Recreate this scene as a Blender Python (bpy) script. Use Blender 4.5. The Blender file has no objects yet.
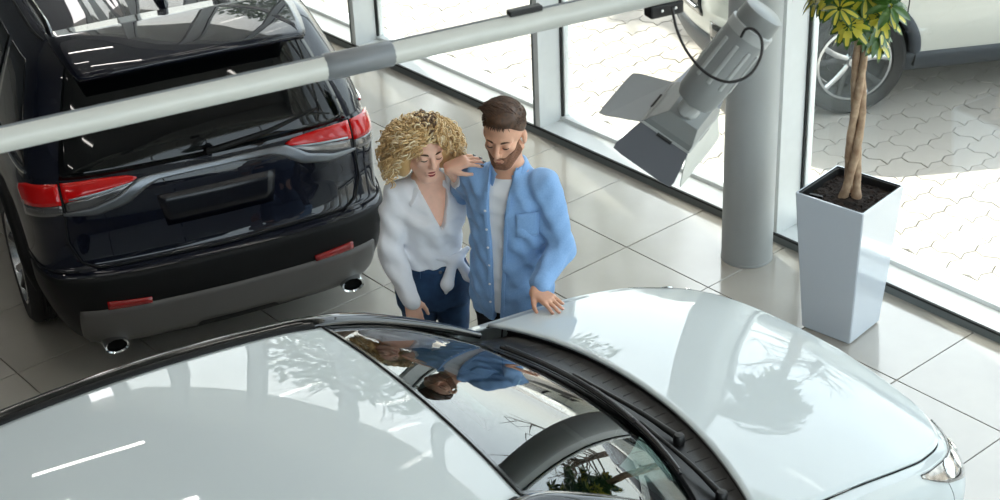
import bpy, bmesh, math, random
import numpy as np
from mathutils import Vector, Matrix, noise

R = math.radians
scn = bpy.context.scene
COL = scn.collection

# ------------------------------------------------------------------ camera
CAM_H = 4.6
F_PX, PITCH, ROLL, YAW = 1666.61, 0.510359, -0.0457141, -0.882648
def cam_axes():
    cy, sy = math.cos(YAW), math.sin(YAW)
    f0 = Vector((sy, cy, 0)); rt = Vector((cy, -sy, 0)); up = Vector((0, 0, 1))
    f = f0 * math.cos(PITCH) - up * math.sin(PITCH)
    u = f0 * math.sin(PITCH) + up * math.cos(PITCH)
    return (rt * math.cos(ROLL) + u * math.sin(ROLL), -rt * math.sin(ROLL) + u * math.cos(ROLL), f)
CR, CU, CF = cam_axes()
cd = bpy.data.cameras.new('camera'); cam = bpy.data.objects.new('camera', cd); COL.objects.link(cam)
m = Matrix((CR, CU, -CF)).transposed().to_4x4(); m.translation = (0, 0, CAM_H)
cam.matrix_world = m
cd.sensor_width = 36; cd.lens = 36 * F_PX / 1000; cd.clip_start = 0.05; cd.clip_end = 300
cd.dof.use_dof = True; cd.dof.focus_distance = 7.4; cd.dof.aperture_fstop = 6.3
scn.camera = cam

# ------------------------------------------------------------------ world, sun, exposure
w = bpy.data.worlds.new('world'); scn.world = w; w.use_nodes = True
nt = w.node_tree; nt.nodes.clear()
sky = nt.nodes.new('ShaderNodeTexSky'); sky.sky_type = 'NISHITA'; sky.sun_disc = False
sky.sun_elevation = R(46); sky.sun_rotation = R(285); sky.air_density = 1.0; sky.dust_density = 4.0; sky.ozone_density = 1.0
mixw = nt.nodes.new('ShaderNodeMix'); mixw.data_type = 'RGBA'; mixw.inputs[0].default_value = 0.55
mixw.inputs[7].default_value = (8.2, 8.6, 9.0, 1)
bgn = nt.nodes.new('ShaderNodeBackground'); bgn.inputs[1].default_value = 0.34
wo = nt.nodes.new('ShaderNodeOutputWorld')
nt.links.new(sky.outputs[0], mixw.inputs[6]); nt.links.new(mixw.outputs[2], bgn.inputs[0]); nt.links.new(bgn.outputs[0], wo.inputs[0])
sd = bpy.data.lights.new('sun', 'SUN'); sd.energy = 9.5; sd.angle = R(0.6); sd.color = (1.0, 0.94, 0.86)
sun = bpy.data.objects.new('sun', sd); COL.objects.link(sun)
SUN_EL = R(46)
sun_dir = Vector((0.966 * math.cos(SUN_EL), -0.258 * math.cos(SUN_EL), -math.sin(SUN_EL)))
sun.rotation_euler = sun_dir.to_track_quat('-Z', 'Y').to_euler(); sun.location = (-20, 14, 20)
scn.view_settings.view_transform = 'Standard'; scn.view_settings.look = 'None'
scn.view_settings.gamma = 1; scn.view_settings.use_curve_mapping = False
scn.view_settings.exposure = 0.78

# ------------------------------------------------------------------ materials
def lin(c):
    return tuple(((v / 255) / 12.92 if v / 255 <= 0.04045 else ((v / 255 + 0.055) / 1.055) ** 2.4) for v in c)
def mat(name, rgb, rough=0.5, metal=0.0, coat=0.0, coat_rough=0.03, noise_amt=0.0, noise_scale=8.0, bump=0.0, bump_scale=60.0,
        trans=0.0, sheen=0.0, emis=None, emis_str=0.0, sss=0.0, ior=1.5, rgb2=None, detail=4.0, rough_var=0.0, spec=0.5):
    mt = bpy.data.materials.new(name); mt.use_nodes = True
    n = mt.node_tree.nodes; l = mt.node_tree.links; b = n['Principled BSDF']
    c = lin(rgb) + (1,)
    b.inputs['Base Color'].default_value = c
    b.inputs['Roughness'].default_value = rough; b.inputs['Metallic'].default_value = metal
    b.inputs['IOR'].default_value = ior; b.inputs['Specular IOR Level'].default_value = spec
    b.inputs['Coat Weight'].default_value = coat; b.inputs['Coat Roughness'].default_value = coat_rough
    b.inputs['Transmission Weight'].default_value = trans
    if sheen: b.inputs['Sheen Weight'].default_value = sheen; b.inputs['Sheen Roughness'].default_value = 0.5
    if sss: b.inputs['Subsurface Weight'].default_value = sss; b.inputs['Subsurface Radius'].default_value = (0.012, 0.005, 0.003)
    if emis: b.inputs['Emission Color'].default_value = lin(emis) + (1,); b.inputs['Emission Strength'].default_value = emis_str
    tc = n.new('ShaderNodeTexCoord')
    if noise_amt or rgb2:
        t = n.new('ShaderNodeTexNoise'); t.inputs['Scale'].default_value = noise_scale; t.inputs['Detail'].default_value = detail
        l.new(tc.outputs['Object'], t.inputs['Vector'])
        mx = n.new('ShaderNodeMix'); mx.data_type = 'RGBA'
        a = max(noise_amt, 0.0)
        mx.inputs[6].default_value = c if rgb2 else tuple(v * (1 - a) for v in c[:3]) + (1,)
        mx.inputs[7].default_value = (lin(rgb2) + (1,)) if rgb2 else tuple(min(1, v * (1 + a)) for v in c[:3]) + (1,)
        cr = n.new('ShaderNodeMapRange'); cr.inputs[1].default_value = 0.3; cr.inputs[2].default_value = 0.7
        l.new(t.outputs[0], cr.inputs[0]); l.new(cr.outputs[0], mx.inputs[0]); l.new(mx.outputs[2], b.inputs['Base Color'])
        if rough_var:
            rr = n.new('ShaderNodeMapRange'); rr.inputs[3].default_value = rough - rough_var; rr.inputs[4].default_value = rough + rough_var
            l.new(t.outputs[0], rr.inputs[0]); l.new(rr.outputs[0], b.inputs['Roughness'])
    if bump:
        t2 = n.new('ShaderNodeTexNoise'); t2.inputs['Scale'].default_value = bump_scale; t2.inputs['Detail'].default_value = 3
        l.new(tc.outputs['Object'], t2.inputs['Vector'])
        bp = n.new('ShaderNodeBump'); bp.inputs['Strength'].default_value = bump; bp.inputs['Distance'].default_value = 0.01
        l.new(t2.outputs[0], bp.inputs['Height']); l.new(bp.outputs[0], b.inputs['Normal'])
    return mt
def glass_mat(name, tint=(255, 255, 255), rough=0.0, boost=1.0):
    """thin pane: lets light straight through, mirrors by the Fresnel law"""
    mt = bpy.data.materials.new(name); mt.use_nodes = True
    n = mt.node_tree.nodes; l = mt.node_tree.links; n.clear()
    o = n.new('ShaderNodeOutputMaterial'); mx = n.new('ShaderNodeMixShader'); tr = n.new('ShaderNodeBsdfTransparent')
    gl = n.new('ShaderNodeBsdfGlossy'); fr = n.new('ShaderNodeFresnel'); ge = n.new('ShaderNodeNewGeometry')
    ir = n.new('ShaderNodeMapRange'); ir.inputs[3].default_value = 1.52; ir.inputs[4].default_value = 1 / 1.52   # same law on both faces of the pane
    l.new(ge.outputs['Backfacing'], ir.inputs[0]); l.new(ir.outputs[0], fr.inputs[0])
    tr.inputs[0].default_value = lin(tint) + (1,); gl.inputs['Roughness'].default_value = rough
    mu = n.new('ShaderNodeMath'); mu.operation = 'MULTIPLY'; mu.use_clamp = True; mu.inputs[1].default_value = boost
    l.new(fr.outputs[0], mu.inputs[0]); l.new(mu.outputs[0], mx.inputs[0])
    l.new(tr.outputs[0], mx.inputs[1]); l.new(gl.outputs[0], mx.inputs[2]); l.new(mx.outputs[0], o.inputs[0])
    return mt

# ------------------------------------------------------------------ object helpers
def new_mesh(name, verts, faces, material=None, smooth=True):
    me = bpy.data.meshes.new(name)
    me.from_pydata([tuple(map(float, v)) for v in verts], [], [tuple(map(int, f)) for f in faces])
    me.validate(); me.update()
    if smooth:
        me.polygons.foreach_set('use_smooth', [True] * len(me.polygons))
    if material: me.materials.append(material)
    return me
def link(name, me, parent=None, loc=(0, 0, 0), rot=(0, 0, 0)):
    o = bpy.data.objects.new(name, me); COL.objects.link(o)
    o.location = loc; o.rotation_euler = rot
    if parent: o.parent = parent
    return o
def obj(name, verts, faces, material=None, parent=None, smooth=True, loc=(0, 0, 0), rot=(0, 0, 0)):
    return link(name, new_mesh(name, verts, faces, material, smooth), parent, loc, rot)
def tag(o, label=None, cat=None, group=None, kind=None):
    if label: o['label'] = label
    if cat: o['category'] = cat
    if group: o['group'] = group
    if kind: o['kind'] = kind
    return o
def empty(name, loc=(0, 0, 0), rz=0.0, label=None, cat=None, group=None):
    o = bpy.data.objects.new(name, None); COL.objects.link(o); o.location = loc; o.rotation_euler = (0, 0, rz)
    o.empty_display_size = 0.1
    return tag(o, label, cat, group)
def sharp(o, ang=35):
    """smooth shading with sharp edges above an angle, stored in the mesh"""
    me = o.data
    bm = bmesh.new(); bm.from_mesh(me)
    for e in bm.edges:
        if len(e.link_faces) == 2 and e.calc_face_angle(0) > R(ang): e.smooth = False
    bm.to_mesh(me); bm.free(); return o
def solid(o, t, off=-1.0):
    md = o.modifiers.new('thickness', 'SOLIDIFY'); md.thickness = t; md.offset = off; return o
def bev(o, wd, seg=2, ang=30):
    md = o.modifiers.new('bevel', 'BEVEL'); md.width = wd; md.segments = seg; md.limit_method = 'ANGLE'; md.angle_limit = R(ang)
    return o
def boxvf(x0, x1, y0, y1, z0, z1):
    v = [(x0, y0, z0), (x1, y0, z0), (x1, y1, z0), (x0, y1, z0), (x0, y0, z1), (x1, y0, z1), (x1, y1, z1), (x0, y1, z1)]
    f = [(3, 2, 1, 0), (4, 5, 6, 7), (0, 1, 5, 4), (1, 2, 6, 5), (2, 3, 7, 6), (3, 0, 4, 7)]
    return v, f
def box(name, x0, x1, y0, y1, z0, z1, material, parent=None, bevel=0.0, loc=(0, 0, 0), rot=(0, 0, 0)):
    v, f = boxvf(x0, x1, y0, y1, z0, z1)
    o = obj(name, v, f, material, parent, smooth=False, loc=loc, rot=rot)
    if bevel: bev(o, bevel)
    return o
def cr_spline(pts, n, closed=False):
    """Catmull-Rom through points -> n samples (numpy)"""
    P = np.asarray(pts, float); N = len(P)
    out = []
    ts = np.linspace(0, N if closed else N - 1, n, endpoint=not closed)
    for t in ts:
        i = int(math.floor(t)); 
        if not closed: i = min(i, N - 2)
        f = t - i
        def g(k):
            if closed: return P[k % N]
            if k < 0: return 2 * P[0] - P[1]
            if k > N - 1: return 2 * P[N - 1] - P[N - 2]
            return P[k]
        p0, p1, p2, p3 = g(i - 1), g(i), g(i + 1), g(i + 2)
        out.append(0.5 * ((2 * p1) + (-p0 + p2) * f + (2 * p0 - 5 * p1 + 4 * p2 - p3) * f * f + (-p0 + 3 * p1 - 3 * p2 + p3) * f ** 3))
    return np.array(out)
def tube_vf(path, rad, sides=10, closed=False, caps=True, flat=1.0, up=None):
    P = [Vector(map(float, q)) for q in path]; n = len(P)
    rad = [rad] * n if np.isscalar(rad) else list(rad)
    verts, faces = [], []
    ref = Vector(up) if up else Vector((0, 0, 1))
    nrm = None
    for i in range(n):
        if closed: t = (P[(i + 1) % n] - P[i - 1])
        else: t = P[min(i + 1, n - 1)] - P[max(i - 1, 0)]
        if t.length < 1e-9: t = Vector((0, 0, 1))
        t.normalize()
        if nrm is None or up:
            r0 = ref if abs(t.dot(ref)) < 0.95 else Vector((1, 0, 0))
            nrm = (r0 - t * r0.dot(t)).normalized()
        else:
            nrm = (nrm - t * nrm.dot(t)).normalized()
        b = t.cross(nrm)
        for k in range(sides):
            a = 2 * math.pi * k / sides
            verts.append(P[i] + nrm * (rad[i] * flat * math.cos(a)) + b * (rad[i] * math.sin(a)))
    m_ = n if closed else n - 1
    for i in range(m_):
        j = (i + 1) % n
        for k in range(sides):
            k2 = (k + 1) % sides
            faces.append((i * sides + k, j * sides + k, j * sides + k2, i * sides + k2)[::-1])
    if caps and not closed:
        faces.append(tuple(range(sides)))
        faces.append(tuple(range((n - 1) * sides, n * sides))[::-1])
    return verts, faces
def tube(name, path, rad, material, parent=None, sides=10, closed=False, flat=1.0, up=None, loc=(0, 0, 0), rot=(0, 0, 0)):
    v, f = tube_vf(path, rad, sides, closed, True, flat, up)
    return sharp(obj(name, v, f, material, parent, loc=loc, rot=rot), 50)
def lathe(name, prof, material, parent=None, seg=32, axis='z', loc=(0, 0, 0), rot=(0, 0, 0), ang=40, closed=False, caps=True):
    """prof: list of (radius, height)"""
    v, f = [], []
    n = len(prof)
    for (r, h) in prof:
        for k in range(seg):
            a = 2 * math.pi * k / seg
            c, s = r * math.cos(a), r * math.sin(a)
            v.append((c, s, h) if axis == 'z' else ((c, h, s) if axis == 'y' else (h, c, s)))
    for i in range(n if closed else n - 1):
        i2 = (i + 1) % n
        for k in range(seg):
            k2 = (k + 1) % seg
            q = (i * seg + k, i * seg + k2, i2 * seg + k2, i2 * seg + k)
            f.append(q if axis != 'y' else q[::-1])
    if not closed and caps:
        if prof[0][0] > 1e-6: f.append(tuple(range(seg))[::-1] if axis != 'y' else tuple(range(seg)))
        if prof[-1][0] > 1e-6: f.append(tuple(range((n - 1) * seg, n * seg)) if axis != 'y' else tuple(range((n - 1) * seg, n * seg))[::-1])
    return sharp(obj(name, v, f, material, parent, loc=loc, rot=rot), ang)
def grid_vf(G, flip=False):
    nu, nv = len(G), len(G[0])
    v = [G[i][j] for i in range(nu) for j in range(nv)]
    f = []
    for i in range(nu - 1):
        for j in range(nv - 1):
            q = (i * nv + j, (i + 1) * nv + j, (i + 1) * nv + j + 1, i * nv + j + 1)
            f.append(q[::-1] if flip else q)
    return v, f
class Surf:
    """tensor Catmull-Rom surface through a control grid rows[i][j]"""
    def __init__(self, rows): self.C = np.asarray(rows, float)
    def _w(self, t, n):
        i = min(max(int(math.floor(t)), 0), n - 2); f = t - i
        w = {}
        def addw(k, a):
            if k < 0: addw(0, 2 * a); addw(1, -a); return
            if k > n - 1: addw(n - 1, 2 * a); addw(n - 2, -a); return
            w[k] = w.get(k, 0) + a
        addw(i - 1, 0.5 * (-f + 2 * f * f - f ** 3)); addw(i, 0.5 * (2 - 5 * f * f + 3 * f ** 3))
        addw(i + 1, 0.5 * (f + 4 * f * f - 3 * f ** 3)); addw(i + 2, 0.5 * (-f * f + f ** 3))
        return w
    def ev(self, u, v):
        wu = self._w(u, self.C.shape[0]); wv = self._w(v, self.C.shape[1])
        p = np.zeros(3)
        for i, a in wu.items():
            for j, b in wv.items(): p += a * b * self.C[i, j]
        return p
    def nrm(self, u, v, e=0.02):
        du = self.ev(u + e, v) - self.ev(u - e, v); dv = self.ev(u, v + e) - self.ev(u, v - e)
        n = np.cross(du, dv); l = np.linalg.norm(n)
        return n / l if l > 1e-12 else np.array((0, 0, 1.0))
    def patch(self, us, vs, off=0.0):
        if off == 0:
            nu, nv = self.C.shape[:2]
            A = np.zeros((len(us), nu)); B = np.zeros((len(vs), nv))
            for i, u in enumerate(us):
                for k, a in self._w(u, nu).items(): A[i, k] = a
            for j, v in enumerate(vs):
                for k, a in self._w(v, nv).items(): B[j, k] = a
            return [list(r) for r in np.einsum('ik,jl,klc->ijc', A, B, self.C)]
        return [[self.ev(u, v) + off * self.nrm(u, v) for v in vs] for u in us]
def mirror_y(G): return [[np.array((p[0], -p[1], p[2])) for p in row] for row in G]
def L(a, b, n): return list(np.linspace(a, b, n))
def copy_tree(o, parent=None):
    c = o.copy(); COL.objects.link(c)
    if parent is not None: c.parent = parent
    for ch in list(o.children): copy_tree(ch, c)
    return c
rng = random.Random(7)
# ================================================================== the room
GY = 6.385           # room edge of the sill
GLASS_Y = 6.60
T = 0.624            # floor tile pitch
M_tile = mat('tile_grey', (174, 169, 160), 0.14, spec=1.0, coat=0.6, coat_rough=0.08, noise_amt=0.05, noise_scale=3.0, rough_var=0.04, bump=0.02, bump_scale=30)
M_grout = mat('tile_joint', (120, 118, 114), 0.9)
M_alu = mat('window_alu', (218, 221, 220), 0.42, metal=0.0, noise_amt=0.03)
M_alud = mat('window_alu_dark', (104, 110, 110), 0.5)
M_gask = mat('gasket', (30, 32, 32), 0.7)
M_wall = mat('wall_paint', (170, 172, 172), 0.9, noise_amt=0.03)
M_dark = mat('wall_paint_dark', (84, 86, 88), 0.9, noise_amt=0.04)
M_ceil = mat('ceiling_paint', (150, 152, 152), 0.95, noise_amt=0.03)
M_pane = glass_mat('window_glass', (248, 252, 250), boost=1.7)

X0, X1, Y0, ZC = -17.0, 6.0, -9.0, 7.8
fl = box('floor', X0, X1, Y0, GY + 0.25, -0.12, -0.012, M_grout); tag(fl, kind='structure')
# ceramic floor tiles, each a piece of the floor
def tile_mesh(wx, wy, nm='tile'):
    g = 0.0025; b = 0.002
    bm = bmesh.new()
    x, y = wx / 2 - g, wy / 2 - g
    lo = [bm.verts.new(p) for p in ((-x, -y, -0.012), (x, -y, -0.012), (x, y, -0.012), (-x, y, -0.012))]
    mi = [bm.verts.new(p) for p in ((-x, -y, -b), (x, -y, -b), (x, y, -b), (-x, y, -b))]
    hi = [bm.verts.new(p) for p in ((-x + b, -y + b, 0), (x - b, -y + b, 0), (x - b, y - b, 0), (-x + b, y - b, 0))]
    for i in range(4):
        j = (i + 1) % 4
        bm.faces.new((lo[i], lo[j], mi[j], mi[i])); bm.faces.new((mi[i], mi[j], hi[j], hi[i]))
    bm.faces.new(hi)
    me = bpy.data.meshes.new(nm); bm.to_mesh(me); bm.free(); me.materials.append(M_tile); return me
TX0, TY0 = -5.869, 5.749
tm = tile_mesh(T, T)
wy_e = GY - TY0; tme = tile_mesh(T, wy_e)
drift = random.Random(3)
for i in range(-12, 9):
    for j in range(-11, 1):
        cx = TX0 + (i + 0.5) * T
        if j < 0: me_, cyy = tm, TY0 + (j + 0.5) * T
        else: me_, cyy = tme, TY0 + wy_e / 2
        o = link('tile', me_, fl, loc=(cx, cyy, drift.uniform(-0.0003, 0.0003)))
# the rest of the floor, too far off to show single tiles
ftx0, ftx1, fty0 = TX0 - 12 * T, TX0 + 9 * T, TY0 - 11 * T
vv, ff = [], []
for (a, b, c, d) in ((X0, ftx0, Y0, GY), (ftx1, X1, Y0, GY), (ftx0, ftx1, Y0, fty0)):
    v, f = boxvf(a, b, c, d, -0.012, 0.0); ff += [tuple(q + len(vv) for q in fc) for fc in f]; vv += v
tag(obj('tile_field', vv, ff, M_tile, fl, smooth=False), kind='stuff')

def struct(o): return tag(o, kind='structure')
struct(box('ceiling', X0, X1, Y0, GLASS_Y + 0.1, ZC, ZC + 0.2, M_ceil))
struct(box('wall_back', X0, X1, Y0 - 0.2, Y0, -0.12, ZC, M_dark))
struct(box('wall_right', X1, X1 + 0.2, Y0 - 0.2, -5.0, -0.12, ZC, M_dark))
struct(box('wall_left', X0 - 0.2, X0, Y0 - 0.2, GLASS_Y + 0.1, -0.12, ZC, M_dark))
# ---- glazed front: sill ledge, mullions, panes
MX = [-7.36 + 1.985 * k for k in range(-4, 9)]      # front left edges of the mullions
MW, MD = 0.055, 0.225
fr = struct(box('trim_1', X0, X1, GY, GLASS_Y + 0.12, -0.12, 0.05, M_alu))
fr['label'] = 'low light grey window sill ledge along the glass front'
box('sill_face', X0, X1, GY - 0.006, GY - 0.0005, 0.0, 0.047, M_alud, fr)
box('sill_nosing', X0, X1, GY - 0.010, GY + 0.004, 0.044, 0.056, M_gask, fr)
box('outer_frame', X0, X1, GLASS_Y - 0.035, GLASS_Y + 0.10, 0.05, 0.075, M_alu, fr)
ZW = 6.9
struct(box('trim_2', X0, X1, GLASS_Y - 0.2, GLASS_Y + 0.1, ZW, ZC, M_alu))
for k, x in enumerate(MX):
    if x < X0 or x > X1 - 0.2: continue
    mu = struct(box('trim_%d' % (k + 3), x, x + MW, GY, GLASS_Y + 0.03, 0.05, ZW, M_alu))
    mu['label'] = 'light grey aluminium window mullion'
    box('mullion_cap', x - 0.002, x + 0.012, GY - 0.004, GY + 0.006, 0.05, ZW, M_alud, mu)
    box('glazing_gasket', x + MW - 0.001, x + MW + 0.012, GLASS_Y - 0.03, GLASS_Y - 0.016, 0.075, ZW, M_gask, mu)
    box('outer_bead', x + MW - 0.001, x + MW + 0.02, GLASS_Y - 0.014, GLASS_Y + 0.03, 0.075, ZW, M_alu, mu)
    box('transom', x + MW, x + 1.985, GY + 0.08, GLASS_Y + 0.03, 3.85, 3.91, M_alu, mu)
    if x + 1.985 < X1:
        wn = box('window_%d' % (k + 1), x + MW, x + 1.985, GLASS_Y - 0.006, GLASS_Y + 0.006, 0.06, ZW, M_pane)
        struct(wn)
# ---- glazed end wall on the right
for k in range(6):
    y = -5.0 + k * 1.93
    struct(box('trim_%d' % (k + 30), X1, X1 + 0.15, y, y + 0.06, 0.0, ZW, M_alu))
    struct(box('window_%d' % (k + 30), X1 + 0.09, X1 + 0.10, y + 0.06, y + 1.93, 0.05, ZW, M_pane))
struct(box('trim_40', X1, X1 + 0.2, -5.0, GLASS_Y + 0.1, ZW, ZC, M_alu))
struct(box('trim_41', X1, X1 + 0.2, -5.0, GLASS_Y + 0.1, -0.12, 0.05, M_alu))
# unseen overhang added above the glass to cut the sun reaching the floor
struct(box('trim_42', X0 - 0.2, X1, GLASS_Y + 0.1, GLASS_Y + 1.15, ZW, ZW + 0.3, M_alu))
# ---- round column
M_col = mat('column_paint', (168, 171, 170), 0.5, noise_amt=0.03, noise_scale=4)
cl = lathe('trim_50', [(0.143, 0.0), (0.143, 0.012), (0.140, 0.014), (0.140, ZC)], M_col, seg=64, loc=(-5.33, 6.15, 0))
struct(cl); cl['label'] = 'round grey structural column standing at the window sill'

# ---- ceiling lamps (long fluorescent battens, seen mirrored in the roof paint)
M_lamp = mat('lamp_tube', (255, 255, 255), 0.5, emis=(255, 250, 242), emis_str=12.0)
M_lampb = mat('lamp_body', (210, 210, 210), 0.5)
def batten(x, y, ln, rz, z=7.1):
    t = empty('ceiling_lamp', (x, y, z), rz, 'long white batten lamp hanging below the ceiling', 'lamp', 'batten lamps under the ceiling')
    box('housing', -ln / 2, ln / 2, -0.06, 0.06, 0.02, 0.09, M_lampb, t)
    box('diffuser', -ln / 2 + 0.02, ln / 2 - 0.02, -0.05, 0.05, -0.02, 0.02, M_lamp, t)
    for s in (-1, 1):
        tube('suspension_wire', [(s * ln * 0.4, 0, 0.09), (s * ln * 0.4, 0, ZC - z)], 0.004, M_gask, t, sides=5)
for x in (-5.5, -2.0, 1.5):
    for y in (-5.5, -1.5, 2.3, 4.6):
        batten(x, y, 1.6, R(20))
for x, y in ((-9.2, 5.2), (-10.6, 4.4), (-12.0, 3.4), (-9.6, 2.6), (-13.2, 5.0)): batten(x, y, 1.6, R(70))
# ================================================================== car building helpers
M_tyre = mat('tyre_rubber', (24, 24, 25), 0.75, bump=0.1, bump_scale=80)
M_rim = mat('rim_alloy', (190, 192, 195), 0.25, metal=0.9)
M_rimd = mat('rim_dark', (30, 31, 34), 0.35, metal=0.4)
M_chrome = mat('chrome', (225, 228, 230), 0.08, metal=1.0)
M_satin = mat('satin_silver', (120, 123, 127), 0.28, metal=0.9)
M_plast = mat('black_plastic', (13, 14, 15), 0.5, spec=0.25, noise_amt=0.1, bump=0.05, bump_scale=400)
M_gloss = mat('gloss_black', (8, 8, 9), 0.08, coat=0.6)
M_skid = mat('skid_grey', (96, 94, 92), 0.45, metal=0.2)
M_cglass = mat('privacy_glass', (4, 5, 6), 0.03, ior=1.45)
M_red = mat('lamp_red', (190, 8, 10), 0.12, coat=1.0, spec=0.1)
M_redd = mat('reflector_red', (150, 14, 16), 0.2, coat=0.6)
M_clear = mat('lamp_clear', (96, 94, 94), 0.15, metal=0.6, coat=1.0)
M_hlamp = mat('headlamp_glass', (150, 158, 164), 0.06, metal=0.5, coat=1.0)
M_seam = mat('panel_gap', (3, 3, 3), 0.9)
M_plate = mat('plate_panel', (6, 9, 18), 0.25)

def signed(surf, u, c, off=0.0):
    p = surf.ev(u, abs(c)) if off == 0 else surf.ev(u, abs(c)) + off * surf.out(u, abs(c))
    return np.array((p[0], -p[1], p[2])) if c < 0 else p
class Body(Surf):
    def out(self, u, c):
        e = 0.03
        c0 = max(c, e * 1.01)
        n = self.nrm(u, c0, e)
        p = self.ev(u, c0)
        ref = p - np.array((2.3, 0, p[2])); 
        if c < 0.4: n[1] *= c / 0.4
        if np.dot(n, ref) < 0: n = -n
        return n / np.linalg.norm(n)
    def inv(self, z, y=None, x=None, c0=0.0, c1=5.0):
        """surface parameters of the point with height z and given y (or x)"""
        c = 0.5 * (c0 + c1); u = 1.0; n = self.C.shape[0] - 1
        for it in range(14):
            a, b = 0.0, float(n)
            for k in range(26):
                md = (a + b) / 2
                if self.ev(md, c)[2] < z: a = md
                else: b = md
            u = (a + b) / 2
            a, b = c0, c1
            for k in range(26):
                md = (a + b) / 2
                q = self.ev(u, md)
                if (q[1] < y if y is not None else q[0] < x): a = md
                else: b = md
            c = (a + b) / 2
        return u, c
def resample(pts, n):
    P = np.asarray(pts, float); d = np.r_[0, np.cumsum(np.linalg.norm(np.diff(P, axis=0), axis=1))]
    t = np.linspace(0, d[-1], n)
    return np.stack([np.interp(t, d, P[:, k]) for k in range(P.shape[1])], 1)
def overlay(name, surf, top, bot, material, parent, n=24, m=6, off=0.004, thick=0.006, flipx=1):
    """panel proud of a body surface, between two lines given as (u, c)"""
    a, b = resample(top, n), resample(bot, n)
    G = []
    for i in range(n):
        row = []
        for j in range(m):
            f = j / (m - 1); q = a[i] * (1 - f) + b[i] * f
            p = signed(surf, q[0], q[1], off)
            row.append(p * np.array((1, flipx, 1)))
        G.append(row)
    v, f = grid_vf(G)
    o = obj(name, v, f, material, parent)
    bm = bmesh.new(); bm.from_mesh(o.data); bmesh.ops.recalc_face_normals(bm, faces=bm.faces)
    bm.faces.ensure_lookup_table()
    fc = bm.faces[len(bm.faces) // 2]; cen = fc.calc_center_median()
    q = a[n // 2] * .5 + b[n // 2] * .5
    nn = surf.out(q[0], abs(q[1])); nn = Vector((nn[0], nn[1] * (1 if q[1] >= 0 else -1) * flipx, nn[2]))
    if fc.normal.dot(nn) < 0: bmesh.ops.reverse_faces(bm, faces=bm.faces)
    bm.to_mesh(o.data); bm.free()
    solid(o, thick + off + 0.002, -1)
    return o
def seam(name, surf, line, parent, rad=0.004, off=0.0, n=30, material=None, flipx=1):
    q = resample(line, n)
    pts = [signed(surf, a[0], a[1], off) * np.array((1, flipx, 1)) for a in q]
    return tube(name, pts, rad, material or M_seam, parent, sides=6)

def make_wheel(parent, x, y, side, r=0.36, wdt=0.225, z=None, rimr=0.245, style=0):
    """side = +1: face looks to +y"""
    z = r if z is None else z
    h = wdt / 2
    prof = [(rimr, -h * 0.75), (rimr + 0.02, -h * 0.95), (r - 0.035, -h), (r - 0.008, -h * 0.8), (r, -h * 0.55)]
    for k in range(4):
        c = -h * 0.4 + k * h * 0.27
        prof += [(r, c - 0.012), (r - 0.008, c - 0.006), (r - 0.008, c + 0.006), (r, c + 0.012)]
    prof += [(r, h * 0.55), (r - 0.008, h * 0.8), (r - 0.035, h), (rimr + 0.02, h * 0.95), (rimr, h * 0.75)]
    w_ = lathe('wheel', prof, M_tyre, parent, seg=48, axis='y', loc=(x, y, z), caps=False)
    s = side
    rim = lathe('rim', [(rimr + 0.004, s * h * 0.96), (rimr - 0.012, s * h * 0.98), (rimr - 0.02, s * h * 0.7), (rimr - 0.03, -s * h * 0.7)], M_rim, w_, seg=48, axis='y', caps=False)
    lathe('brake_disc', [(0.02, s * 0.005), (0.15, s * 0.005), (0.15, -s * 0.02), (0.02, -s * 0.02)], M_rimd, w_, seg=32, axis='y')
    lathe('hub_cap', [(0.0, s * h * 0.78), (0.03, s * h * 0.77), (0.035, s * h * 0.6), (0.06, s * h * 0.5), (0.06, 0)], M_rim, w_, seg=24, axis='y')
    for k in range(5):
        for e in (-1, 1):
            a0 = 2 * math.pi * k / 5 + e * 0.10 + math.pi / 2; a1 = 2 * math.pi * k / 5 + e * 0.24 + math.pi / 2
            pts = [(0.04 * math.cos(a0), s * h * 0.55, 0.04 * math.sin(a0)), (0.14 * math.cos((a0 + a1) / 2), s * h * 0.66, 0.14 * math.sin((a0 + a1) / 2)),
                   (rimr * math.cos(a1), s * h * 0.86, rimr * math.sin(a1))]
            tube('spoke', cr_spline(pts, 6), [0.026, 0.024, 0.022, 0.02, 0.02, 0.022], M_rim if e > 0 else M_rimd, w_, sides=6, flat=0.6, up=(0, 1, 0))
    lathe('wheel_well', [(rimr - 0.032, -s * h * 0.5), (0.0, -s * h * 0.5)], M_rimd, w_, seg=24, axis='y')
    return w_

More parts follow.
